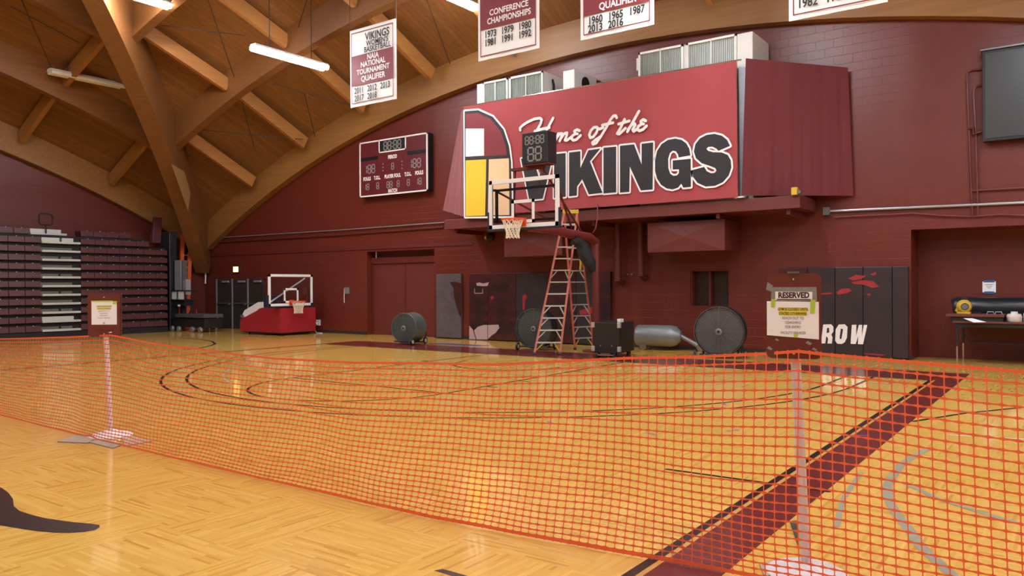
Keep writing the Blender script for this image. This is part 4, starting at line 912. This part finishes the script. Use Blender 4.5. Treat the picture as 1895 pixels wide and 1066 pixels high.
# ================================================================ STEPLADDER
A, B = at_z(988, 657), at_z(1036, 657); Cc, D = at_z(1064, 647), at_z(1099, 645)
ctr = (A+B+Cc+D)/4; dirx = ((B-A).normalized()); wid = (B-A).length; topc = at_y(1056, 395, 1.9)
bk = Vector((-dirx.y, dirx.x, 0)); zt = topc.z; tc_ = Vector((topc.x, topc.y, 0))
t = thing('stepladder', 'tall orange double sided stepladder with pale treads under the hoop', 'ladder', tuple(ctr))
TA, TB = tc_-dirx*.16-bk*.1+ZU*zt, tc_+dirx*.16-bk*.1+ZU*zt; TC, TD = tc_-dirx*.16+bk*.1+ZU*zt, tc_+dirx*.16+bk*.1+ZU*zt
for a, b in ((A, TA), (B, TB), (Cc, TC), (D, TD)):
    q = new('ladder_orange'); q.bar(a, b, .05, .085, bk); r_ = q.build('rail', t)
    q = new('black_rubber'); q.bar(a+ZU*.001, a+(b-a)*.015, .07, .1, bk); q.build('foot', r_)
n = 12
for k in range(1, n):
    f = k/n
    for (a, ta, b, tb, mm) in ((A, TA, B, TB, 'step_metal'), (Cc, TC, D, TD, 'alu')):
        p, r = a.lerp(ta, f), b.lerp(tb, f); q = new(mm); q.bar(p, r, .085, .03, ZU); s_ = q.build('tread', t)
        if k in (1, 2, 3, 4, 7):
            q = new('yellow_plastic' if k == 1 else 'step_metal')
            for e0, e1 in ((p, r), (r, p)):
                dn = (A-TA).normalized() if mm == 'step_metal' else (Cc-TC).normalized(); q.bar(e0.lerp(e1, .28)-ZU*.01, e0+(dn)*.22, .03, .02)
            q.build('tread_brace', s_)
q = new('yellow_plastic'); q.obox(tc_+ZU*(zt+.03), dirx*.2, bk*.17, ZU*.05); q.build('top_cap', t, bevel=.012)
q = new('alu')
for f in (.42,):
    for a, ta, b, tb in ((A, TA, Cc, TC), (B, TB, D, TD)): q.bar(a.lerp(ta, f), b.lerp(tb, f), .03, .015)
q.build('spreader', t)
pipe('yellow_strap', 'yellow_plastic', [at_y(1075, 468, 2.2), at_y(1074.5, 490, 2.2), at_y(1074, 500, 2.2)], .03, 'short yellow strap hanging between the rear ladder treads', 'strap')
# ================================================================ DRUM FANS
def fan(label, foot, ang, R, depth, mface, mdrum, wheels):
    """drum fan: axis along heading ang, resting on its wheels"""
    cz = R+.05; t = thing('drum_fan', label, 'fan', (foot[0], foot[1], 0), 'drum fans on the floor', ang)
    N = Vector((0, -1, 0)); c = Vector((0, 0, cz))
    q = new(mdrum); q.lathe([(R-.02, -depth/2), (R, -depth/2), (R+.012, -depth/2+.02), (R, -depth/2+.05), (R, depth/2-.05), (R+.012, depth/2-.02), (R, depth/2), (R-.02, depth/2), (R-.02, -depth/2)], c, N, 48); q.build('drum', t, smooth=True, local=True)
    q = new(mface)
    for i in range(13): q.tube([c+N*(depth/2+.02*math.cos(i/12*1.5))+Vector((math.cos(a_*math.pi/24), 0, math.sin(a_*math.pi/24)))*(R*(.14+.86*i/12)) for a_ in range(48)], .006, 4, closed=True)
    for k in range(12):
        a_ = k*math.pi/6; u = Vector((math.cos(a_), 0, math.sin(a_))); q.tube([c+N*(depth/2+.02)+u*.08, c+N*(depth/2)+u*R], .008, 4)
    q.build('front_grille', t, local=True)
    q = new(mface); q.lathe([(R-.03, 0), (R*.5, .015), (.1, .02), (0, .02)], c+N*(depth/2-.06), N, 36); 
    q.build('guard_plate', t, smooth=True, local=True)
    q = new(mdrum)
    for k in range(4):
        a_ = k*math.pi/2+.4; u = Vector((math.cos(a_), 0, math.sin(a_))); w = Vector((-math.sin(a_), 0, math.cos(a_)))
        q.face([c+u*.08-w*.06+N*.02, c+u*(R-.06)-w*.16+N*.06, c+u*(R-.06)+w*.16-N*.04, c+u*.08+w*.06-N*.02])
    q.build('blades', t, local=True)
    q = new('drum_grey'); q.lathe([(0, .03), (.05, .03), (.075, .02), (.075, 0), (0, 0)], c+N*(depth/2), N, 20); q.m('black_rubber'); q.lathe([(0, .034), (.03, .034), (.03, .03)], c+N*(depth/2), N, 16); q.build('hub', t, smooth=True, local=True)
    q = new('fan_dark'); q.tube([(-R*.75, -depth/2, .09), (R*.75, -depth/2, .09)], .02, 8); q.tube([(-R*.75, depth/2, .06), (R*.75, depth/2, .06)], .02, 8)
    for s_ in (-1, 1): q.tube([(s_*R*.75, -depth/2, .09), (s_*R*.75, depth/2, .06)], .02, 8); q.tube([(s_*R*.7, 0, .08), (s_*R*.72, 0, .35)], .02, 8)
    q.build('cradle', t, local=True)
    for x, y in wheels:
        q = new('black_rubber'); q.lathe([(.055, -.025), (.09, -.025), (.1, -.01), (.1, .01), (.09, .025), (.055, .025)], (x, y, .1), (1, 0, 0), 20); w_ = q.build('wheel', t, smooth=True, local=True)
        q = new('jar_white'); q.lathe([(0, -.02), (.06, -.02), (.06, .02), (0, .02)], (x, y, .1), (1, 0, 0), 16); q.build('wheel_hub', w_, smooth=True, local=True)
    q = new('fan_dark'); q.tube([(-R*.75, depth/2, .06), (-R*.8, depth/2+.12, .3), (-R*.2, depth/2+.14, R*1.7), (R*.2, depth/2+.14, R*1.7), (R*.8, depth/2+.12, .3), (R*.75, depth/2, .06)], .018, 8); q.build('push_handle', t, local=True, smooth=True)
    return t
def head(px): d = ray(px, 540); return math.atan2(d.x, d.y)
p = at_z(1312, 664); fan('large grey drum fan seen face on, right of the black case', (p.x+.15, p.y+.3), -head(1304)-math.radians(13), .55, .34, 'fan_grey', 'fan_dark', [(-.52, -.16), (.5, .2)])
p = at_z(757, 637); fan('green grey drum fan on wheels in front of the left door recess', (p.x, p.y), -head(755)-math.radians(34), .42, .52, 'fan_green', 'fan_green', [(.33, -.33), (.33, .33)])
p = at_z(982, 648); fan('grey green drum fan standing behind the stepladder', (p.x+.05, p.y+.2), -head(978)-math.radians(24), .5, .4, 'fan_green', 'fan_dark', [(-.4, -.3), (.4, .25)])
# ================================================================ CASE, GREY DRUM, FLOOR ITEMS
cA, cB = at_z(1098, 661), at_z(1146, 663)
ex = (cB-cA).normalized(); ey = Vector((-ex.y, ex.x, 0)); w = (cB-cA).length; bk_ = (at_z(1180, 655)-cB); dep = max(.8, min(1.0, bk_.length))
t = thing('road_case', 'black wheeled case with chrome corners right of the stepladder', 'case', tuple(cA+ex*w/2+ey*dep/2))
def cb(u0, v0, z0, u1, v1, z1, q): q.obox(cA+ex*(u0+u1)/2+ey*(v0+v1)/2+ZU*(z0+z1)/2, ex*(u1-u0)/2, ey*(v1-v0)/2, ZU*(z1-z0)/2)
q = new('black_case'); cb(0, 0, .1, w, dep, .8, q); q.build('body', t, bevel=.015)
for u in (0, w):
    for z in (.14, .68):
        q = new('alu'); cb(u-.04, -.035, z, u+.04, .05, z+.12, q); q.build('corner', t, bevel=.01)
q = new('chrome'); cb(.12, -.06, .05, w-.12, -.02, .075, q); q.build('caster_axle', t)
for u0, v0 in ((.08, -.07), (w-.14, -.07), (.08, dep-.17), (w-.14, dep-.17)): q = new('black_rubber'); cb(u0, v0, 0, u0+.06, v0+.17, .1, q); q.build('caster', t, bevel=.02)
for u in (.18, w-.18): q = new('chrome'); cb(u-.012, -.008, .26, u+.012, 0, .285, q); q.build('rivet', t)
q = new('white_paint'); cb(w*.86, .1, .8, w*1.0, .3, .88, q); tag(q.build('white_box', bevel=.008), 'small white box lying on top of the black wheeled case', 'box')
dA = at_z(1200, 653)+ey*.9
t = thing('floor_machine', 'grey drum shaped machine lying behind the black case', 'machine', (dA.x, dA.y, 0))
dx = Vector((1, .15, 0)).normalized()
q = new('drum_grey'); q.lathe([(0, -.6), (.24, -.6), (.27, -.55), (.27, .3), (.24, .42), (.12, .55), (0, .56)], dA+ZU*.36, dx, 28); q.build('drum', t, smooth=True)
q = new('drum_grey'); q.tube([dA+dx*.42+ZU*.42, dA+dx*.7+ZU*.28, dA+dx*1.0+ZU*.12], .055, 10); q.build('handle_tube', t, smooth=True)
q = new('chrome'); q.lathe([(0, -.07), (.1, -.07), (.1, .07), (0, .07)], dA+dx*1.05+ZU*.1, (0, 1, 0), 14); q.lathe([(0, -.06), (.09, -.06), (.09, .06), (0, .06)], dA-dx*.35+ZU*.09-Vector((0, .15, 0)), (0, 1, 0), 14); q.lathe([(0, -.06), (.09, -.06), (.09, .06), (0, .06)], dA-dx*.35+ZU*.09+Vector((0, .15, 0)), (0, 1, 0), 14); q.build('wheel', t, smooth=True)
# ================================================================ TABLES IN THE RIGHT RECESS
TYf = 3.35
tz = at_y(1760, 594, TYf).z; xl = at_y(1763, 610, TYf).x
t = thing('folding_table', 'dark red long table in the wall recess at the right edge', 'table', (xl+1.2, TYf+.35, 0))
q = new('table_top'); q.box((xl, TYf, tz-.04), (xl+2.4, TYf+1.2, tz)); q.m('black_rubber'); q.box((xl+.02, TYf+.03, tz-.12), (xl+2.38, TYf+1.17, tz-.04)); q.build('table_top', t, bevel=.006)
for x in (xl+.07, xl+2.3):
    for y in (TYf+.08, TYf+1.1):
        q = new('black_rubber'); q.box((x-.02, y-.02, .36), (x+.02, y+.02, tz-.1)); l_ = q.build('leg', t)
        q = new('chrome'); q.box((x-.015, y-.015, .0), (x+.015, y+.015, .36)); q.build('leg_tip', l_)
q = new('steel_dark'); z_ = at_y(1800, 635, TYf).z; q.tube([(xl+.18, TYf+.3, z_+.15), (xl+.28, TYf+.3, z_), (xl+2.0, TYf+.3, z_-.02)], .014, 6); q.build('brace_bar', t)
z2 = at_y(1752, 581, TYf-.05).z; x2a, x2b = at_y(1750, 583, TYf-.05).x, at_y(1858, 586, TYf-.05).x
t = thing('folded_board', 'short dark red table top lying across the long table under the yellow blower', 'table', ((x2a+x2b)/2, TYf+.2, tz))
q = new('table_top'); q.box((x2a, TYf-.05, z2-.05), (x2b, TYf+.62, z2)); q.build('top', t, bevel=.006)
q = new('black_rubber'); q.box((x2a+.08, TYf+.0, tz+.001), (x2b-.02, TYf+.5, z2-.05)); q.build('folded_legs', t)
q = new('foil_black'); a = at_y(1765, 560, 4.28); rm = .235; mz = tz+rm+.012
q.tube([(a.x, 4.28, mz-.01), (a.x+.05, 4.28, mz), (a.x+.8, 4.28, mz), (a.x+1.6, 4.28, mz), (a.x+2.3, 4.28, mz-.01)], [.2, .235, .23, .235, .22], 20); tag(q.build('rolled_mat', smooth=True), 'long shiny black rolled mat lying along the back of the table', 'mat')
bc = at_y(1784, 566, TYf+.22)
t = thing('air_blower', 'yellow air blower on the short table top', 'blower', (bc.x, TYf+.22, z2))
R_b = .125; cz = z2+.15
q = new('yellow_plastic'); q.lathe([(.06, -.13), (R_b*.9, -.12), (R_b+.01, -.08), (R_b+.015, .05), (R_b*.85, .1), (.065, .11)], (bc.x, TYf+.22, cz), (.25, -1, 0), 24); q.box((bc.x-.12, TYf+.12, z2+.001), (bc.x+.12, TYf+.34, z2+.04)); q.prism([(-.16, .06), (-.1, .2), (-.02, .26), (-.02, .2), (-.12, .04)], (bc.x, TYf+.16, z2), XR, ZU, (0, .14, 0)); q.build('housing', t, smooth=True, bevel=.006)
q = new('steel_grey'); q.lathe([(0, .1), (.03, .115), (.062, .11)], (bc.x, TYf+.22, cz), (.25, -1, 0), 20); q.m('black_rubber'); q.lathe([(.06, .1), (.07, .118), (.075, .1)], (bc.x, TYf+.22, cz), (.25, -1, 0), 20); q.build('intake', t, smooth=True)
q = new('black_rubber'); q.tube([(bc.x-.06, TYf+.2, cz+.12), (bc.x-.03, TYf+.2, cz+.165), (bc.x+.05, TYf+.2, cz+.16), (bc.x+.08, TYf+.2, cz+.12)], .014, 8); q.build('handle', t, smooth=True)
pipe('blower_cord', 'rod', [(bc.x+.14, TYf+.2, z2+.04), (bc.x+.25, TYf+.18, z2+.03), (bc.x+.33, TYf+.2, z2+.008)], .006, 'thin cord trailing from the yellow blower across the table top', 'cord')
def glasses(px, label):
    c = at_y(px, 582, TYf+.1); t = thing('safety_glasses', label, 'glasses', (c.x, TYf+.1, z2), 'clear safety glasses on the short table top')
    q = new('clear_plastic'); q.tube([(c.x-.06, TYf+.1, z2+.006), (c.x-.05, TYf+.1, z2+.05), (c.x+.05, TYf+.1, z2+.05), (c.x+.06, TYf+.1, z2+.006)], .007, 6); q.build('frame', t)
    q = new('clear_plastic'); q.tube([(c.x-.05, TYf+.1, z2+.045), (c.x-.05, TYf+.22, z2+.04)], .005, 5); q.tube([(c.x+.05, TYf+.1, z2+.045), (c.x+.05, TYf+.22, z2+.04)], .005, 5); q.build('temple', t)
glasses(1833, 'clear safety glasses on the table top, the pair nearer the yellow blower'); glasses(1848, 'clear safety glasses on the table top, the pair nearer the white jar')
c = at_y(1877, 585, TYf+.2); t = thing('plastic_jar', 'squat white plastic jar on the long table at the right edge', 'jar', (c.x, TYf+.2, tz))
q = new('jar_white'); q.lathe([(0, 0), (.12, 0), (.135, .03), (.13, .06), (.138, .09), (.13, .12), (.115, .155), (.06, .16)], (c.x, TYf+.2, tz+.001), (0, 0, 1), 24); q.build('body', t, smooth=True)
q = new('white_paint'); q.lathe([(0, .2), (.06, .2), (.062, .16)], (c.x, TYf+.2, tz+.001), (0, 0, 1), 20); q.build('lid', t, smooth=True)
c = at_y(1897, 580, TYf+.25); q = new('clear_plastic'); q.lathe([(0, 0), (.06, 0), (.06, .16), (.03, .2), (0, .2)], (c.x+.03, TYf+.25, tz+.001), (0, 0, 1), 18); tag(q.build('clear_bottle', smooth=True), 'clear bottle just right of the white jar, cut by the frame', 'bottle')
pz = z2-.06; P4 = [at_y(1783, 594, TYf-.1), at_y(1800, 593.5, TYf+.05), at_y(1826, 599, TYf-.02), at_y(1802, 601.5, TYf-.2)]
q = new('paper'); q.hexa([(P4[0].x, TYf-.1, tz+.06), (P4[3].x, TYf-.25, tz-.01), (P4[2].x, TYf-.12, tz-.005), (P4[1].x, TYf-.03, tz+.06), (P4[0].x, TYf-.1, tz+.064), (P4[3].x, TYf-.25, tz-.006), (P4[2].x, TYf-.12, tz-.001), (P4[1].x, TYf-.03, tz+.064)]); tag(q.build('white_sheet'), 'white sheet sticking out over the front edge of the long table', 'paper')
NY = YB+.95-.012
a, b = at_y(1818, 521, NY), at_y(1843, 541, NY); t = thing('wall_notice', 'white paper notice taped up with blue tape above the table', 'notice', ((a.x+b.x)/2, NY, b.z))
q = new('paper'); q.box((a.x, NY, b.z), (b.x, NY+.008, a.z)); q.build('sheet', t)
q = new('tape_blue'); mx = (a.x+b.x)/2; q.box((mx-.1, NY-.003, a.z-.02), (mx+.1, NY+.009, a.z+.03)); q.box((mx-.09, NY-.003, b.z-.03), (mx+.09, NY+.009, b.z+.02)); q.build('tape', t)
q = new('ink_grey')
for k in range(3): q.box((a.x+.05+.02*k, NY-.002, a.z-.075-.035*k), (b.x-.05-.02*k, NY, a.z-.062-.035*k))
q.build('printed_lines', t)
# ================================================================ ORANGE SAFETY FENCE
PR = [(-6, 1.0), (-3.5, .98), (-1.64, .99), (.01, 1.07), (1.08, 1.13), (1.5, 1.105), (2.22, 1.06), (2.89, 1.04), (3.89, 1.01), (4.93, 1.03), (5.87, 1.07), (6.37, 1.09), (6.83, 1.13), (7.47, 1.19), (7.93, 1.22), (8.33, 1.255), (8.49, 1.275), (8.62, 1.265), (9.06, 1.25), (9.52, 1.23), (12, 1.15)]
def lerp_tab(T, x):
    for (a, va), (b, vb) in zip(T, T[1:]):
        if a <= x <= b: return va+(vb-va)*(x-a)/(b-a)
    return T[-1][1]
BT = [(-6, -10.62), (-1.6, -10.63), (1.1, -10.72), (3.3, -10.76), (6.0, -10.78), (7.6, -10.64), (8.5, -10.55), (12, -10.6)]
TT = [(-6, -10.6), (.9, -10.57), (1.1, -10.57), (4.5, -10.5), (8.4, -10.42), (8.6, -10.42), (12, -10.6)]
def fence_pt(x, v):
    """point on the sheet: x along the line, v = 0 at the floor .. 1 at the top edge"""
    zt = lerp_tab(PR, x); yb, yt = lerp_tab(BT, x), lerp_tab(TT, x)
    w = .03*math.sin(x*1.9+1)*math.sin(v*3.1)+.018*math.sin(x*4.3+v*3)+.012*math.sin(x*9.1-v*7)*(1-v)
    vv = v**1.18-.02*math.sin(v*math.pi)*math.sin(x*.7)
    lean = .045*math.sin(x*.55)*v
    z = max(.012, zt*vv + .012*math.sin(x*2.6+v*6)*v*(1-v)*3)
    p = Vector((x+lean, yb+(yt-yb)*v+w*min(1, v*4+.15), z))
    for fx, fy in ((8.462, -10.33), (.985, -10.5)):
        d = math.hypot(p.x-fx, p.y-fy); p.z = max(p.z, .018+.1*max(0, 1-d/.27))
        if d < .055: p.y = fy-.055
    return p
q = new('fence_orange'); PX, NZ = .0605, 27
cols = int((12-(-5))/PX)
G = [[fence_pt(-5+i*PX, j/NZ) for j in range(NZ+1)] for i in range(cols+1)]
for i in range(cols):
    for j in range(NZ+1):
        a, b = G[i][j], G[i+1][j]; s1, s2 = .0092, .0033
        if j in (0, NZ): s1, s2 = .013, .009
        m_ = (a+b)/2; k1, k2 = a.lerp(b, .16), a.lerp(b, .84)
        base = len(q.v)
        for p, s in ((a, s1), (k1, s1*.62), (m_, s2), (k2, s1*.62), (b, s1)): q.v += [p-ZU*s, p+ZU*s]
        for k in range(4):
            q.f.append((base+2*k, base+2*k+2, base+2*k+3, base+2*k+1)); q.mi.append(0)
for i in range(cols+1):
    for j in range(NZ):
        a, b = G[i][j], G[i][j+1]; t_ = (G[min(i+1, cols)][j]-G[max(i-1, 0)][j]).normalized()*.0019
        q.face([a-t_*1.6, a+t_*1.6, b+t_*1.6, b-t_*1.6])
tag(q.build('safety_fence'), 'orange plastic mesh safety fence strung across the court between the signposts', 'fence')
# ================================================================ SIGNPOSTS
def signpost(label, foot, top, bc, bw, bh, face_px, near):
    t = thing('signpost', label, 'sign', (foot.x, foot.y, 0), 'signposts holding up the fence')
    d = CAM-bc; d.z = 0; d.normalize()
    if not near: d = (d+Vector((-.15, -.1, 0))).normalized()
    R = Vector((-d.y, d.x, 0)); N = d                     # R runs to the picture's right, N towards the viewer
    top = bc-N*.05; q = new('pvc_white'); q.tube([(foot.x, foot.y, .03), foot.lerp(top, .5), top], .028, 18); q.build('pole', t, smooth=True)
    q = new('pvc_white'); q.lathe([(0, .075), (.06, .07), (.09, .05), (.19, .03), (.225, .012), (.225, .001)], (foot.x, foot.y, 0), (0, 0, 1), 40); q.build('base', t, smooth=True)
    def rr(w, h, r, n=6):
        return [(sx_*(w/2-r)+r*math.cos(a_), sy_*(h/2-r)+r*math.sin(a_)) for sx_, sy_, st in ((1, 1, 0), (-1, 1, 90), (-1, -1, 180), (1, -1, 270)) for a_ in [math.radians(st+90*k/n) for k in range(n+1)]]
    q = new('sign_brown'); q.prism(rr(bw, bh, .035), bc-N*.006, R, ZU, N*.012); b = q.build('board', t)
    o = lambda k: bc+N*(.0065+.0012*k)
    P2_ = lambda pts: pts
    if near:
        q = new('tape_silver'); q.poly([(-.122, .085), (-.118, .165), (.122, .165), (.125, .085)], o(1), R, ZU); q.poly([(-.148, .15), (-.14, .195), (-.11, .175), (-.12, .14)], o(1), R, ZU)
        for x, y, s_ in ((-.13, -.185, .016), (.08, -.15, .018), (.11, -.185, .014), (.125, -.2, .01), (-.09, -.135, .012)): q.poly([(x-s_, y), (x-s_*.2, y+s_*.7), (x+s_, y-s_*.2), (x+s_*.4, y-s_*.8)], o(1), R, ZU)
        q.build('silver_tape', b)
        q = new('paper'); q.poly([(-.098, .09), (-.098, .14), (.1, .138), (.1, .09)], o(2), R, ZU); q.build('title_strip', b)
        q = new('ink_dark'); q.text('RESERVED', .044, o(3)+R*.001+ZU*.118, R, ZU, .045, 0, .84); q.poly([(-.09, .092), (-.09, .098), (.092, .097), (.092, .091)], o(3), R, ZU); q.build('title_lettering', b)
        q = new('paper'); q.poly([(-.144, -.11), (-.144, .085), (.134, .082), (.134, -.13)], o(4), R, ZU); pp = q.build('notice_sheet', b)
        q = new('highlight'); q.poly([(-.082, .028), (-.082, .05), (.078, .048), (.078, .026)], o(5), R, ZU); q.poly([(-.076, .004), (-.076, .026), (.07, .024), (.07, .002)], o(5), R, ZU); q.build('highlighter', b)
        q = new('ink_grey'); Lh = .0225
        for k, (s_, m_) in enumerate((('GYM IS CLOSED UNTIL', 'ink_dark'), ('STATED OTHERWISE.', 'ink_dark'), ('REACH OUT TO', 'ink_grey'), ('COACHING', 'ink_grey'), ('FOR ENTRY', 'ink_grey'), ('FACILITY SERVICES', 'ink_grey'))):
            q.m(m_); y = .039-.0252*k-(.008 if k == 5 else 0); q.text(s_, .02, o(6)+ZU*y-R*.003, R, ZU, .02, 0, .8)
        q.build('notice_lettering', b)
        q = new('tape_green'); q.poly([(-.122, .052), (-.118, .098), (-.096, .096), (-.1, .05)], o(7), R, ZU); q.build('green_tape', b)
        for pts in ([(.088, .018), (.09, .094), (.116, .092), (.112, .016)], [(.0, -.118), (.002, -.1), (.024, -.1), (.022, -.12)]): q = new('tape_green'); q.poly(pts, o(7), R, ZU); q.build('green_tape', b)
        q = new('chrome'); q.lathe([(0, .014), (.006, .012), (.012, .004), (.012, 0)], bc-ZU*.21+N*.006, N, 16); q.lathe([(0, .012), (.006, .01), (.01, 0)], bc+ZU*.21+N*.006, N, 16); q.build('bolt', b, smooth=True)
        q = new('steel_grey'); q.obox(bc+ZU*(bh/2+.006)+N*0, R*.032, N*.018, ZU*.005); q.build('top_bracket', t)
    else:
        q = new('sign_brown'); q.prism(rr(bw, bh, .02), bc-N*.024+R*.012, R, ZU, N*.012); q.m('steel_grey'); q.obox(bc-N*.018+R*(bw/2+.01), R*.004, N*.006, ZU*(bh/2)); q.build('rear_board', t)
        q = new('paper'); q.poly([(-.125, -.105), (-.125, .155), (.13, .152), (.13, -.108)], o(1), R, ZU); pp = q.build('notice_sheet', b)
        q = new('highlight'); q.poly([(-.07, .088), (-.07, .107), (.078, .107), (.078, .088)], o(2), R, ZU); q.poly([(-.064, .062), (-.064, .082), (.072, .082), (.072, .062)], o(2), R, ZU); q.build('highlighter', b)
        q = new('ink_grey')
        for k, s_ in enumerate(('GYM IS CLOSED UNTIL', 'STATED OTHERWISE.', 'REACH OUT TO', 'COACHING', 'FOR ENTRY', 'FACILITY SERVICES')): q.text(s_, .0185, o(3)+ZU*(.097-.026*k), R, ZU, .01, 0, .8)
        q.build('notice_lettering', b)
        q = new('tape_green'); q.poly([(.09, .12), (.095, .155), (.135, .155), (.125, .12)], o(4), R, ZU); q.poly([(-.01, -.1), (-.01, -.08), (.01, -.08), (.01, -.1)], o(4), R, ZU); q.poly([(-.128, .15), (-.128, .162), (.09, .162), (.09, .15)], o(4), R, ZU); q.build('green_tape', b)
        q = new('black_rubber'); q.poly([(-.09, -.172), (-.09, -.168), (.1, -.17), (.1, -.174)], o(1), R, ZU); q.m('chrome'); q.lathe([(0, .01), (.008, .006), (.008, 0)], bc-ZU*.21+N*.006, N, 12); q.lathe([(0, .01), (.008, .006), (.008, 0)], bc+ZU*.2+N*.006, N, 12); q.m('paper'); q.poly([(.045, -.2), (.05, -.19), (.08, -.186), (.074, -.2)], o(1), R, ZU); q.build('bolt', b)
    return t
f2 = Vector((8.462, -10.33, 0)); c2 = at_y(1468.5, 585, -10.37)
signpost('nearer signpost with brown RESERVED board and white notice, right of centre', f2, Vector((c2.x+.006, -10.355, 1.42)), c2, .296, .485, None, True)
f1 = Vector((.985, -10.5, 0)); c1 = at_y(196, 583, -10.5)
signpost('farther signpost with brown board and highlighted notice in front of the bleachers', f1, Vector((c1.x+.0, -10.485, 1.3)), c1-Vector((.0, .02, 0)), .325, .485, None, False)
def mat_piece(label, pts, m='cardboard', h=.012, nm='cardboard_sheet', cat='cardboard'):
    c = sum((Vector(p) for p in pts), Vector((0, 0)))/len(pts)
    q = new(m); q.prism(pts, (0, 0, .0015), XR, FY, (0, 0, h)); return tag(q.build(nm), label, cat)
def gp(px, py): p = at_z(px, py); return (p.x, p.y)
Zp = lambda x, y: (100+x/3.136, 520+y/3.136)
mat_piece('flat grey cardboard sheet under the left side of the farther signpost base', [gp(*Zp(20, 937)), gp(*Zp(110, 905)), gp(*Zp(215, 893)), gp(*Zp(230, 925)), gp(*Zp(195, 945))])
mat_piece('flat grey cardboard sheet in front of the farther signpost base', [gp(*Zp(200, 940)), gp(*Zp(300, 922)), gp(*Zp(400, 955)), gp(*Zp(340, 975))])
mat_piece('flat grey cardboard sheet poking out right of the farther signpost base', [gp(*Zp(390, 905)), gp(*Zp(470, 912)), gp(*Zp(570, 935)), gp(*Zp(410, 962))])
mat_piece('white painted sheet on the right of the farther signpost base', [gp(*Zp(330, 888)), gp(*Zp(420, 892)), gp(*Zp(432, 908)), gp(*Zp(350, 915))], 'white_paint', .02, 'white_base_sheet', 'sheet')
Zr = lambda x, y: (1400+x/7.896, 980+y/7.896)
mat_piece('flat grey cardboard sheet left of the nearer signpost base', [gp(*Zr(40, 520)), gp(*Zr(250, 480)), gp(*Zr(640, 540)), gp(*Zr(380, 640)), gp(*Zr(120, 720))])
mat_piece('flat grey cardboard sheet right of the nearer signpost base', [gp(*Zr(860, 585)), gp(*Zr(1100, 610)), gp(*Zr(1300, 680)), gp(*Zr(1000, 760))])
for lb, ps in (('black rubber flap behind the nearer signpost', [(1462, 968), (1474, 966), (1479, 1018)]), ('black rubber flap at the foot of the nearer signpost', [(1493, 1042), (1502, 1037), (1514, 1050), (1496, 1048)])):
    q = new('black_rubber'); pts = [at_z(*c) for c in ps]; q.poly([(p.x, p.y) for p in pts], (0, 0, .012), XR, FY); q.prism([(p.x, p.y) for p in pts], (0, 0, .003), XR, FY, (0, 0, .01)); tag(q.build('rubber_flap'), lb, 'rubber sheet')
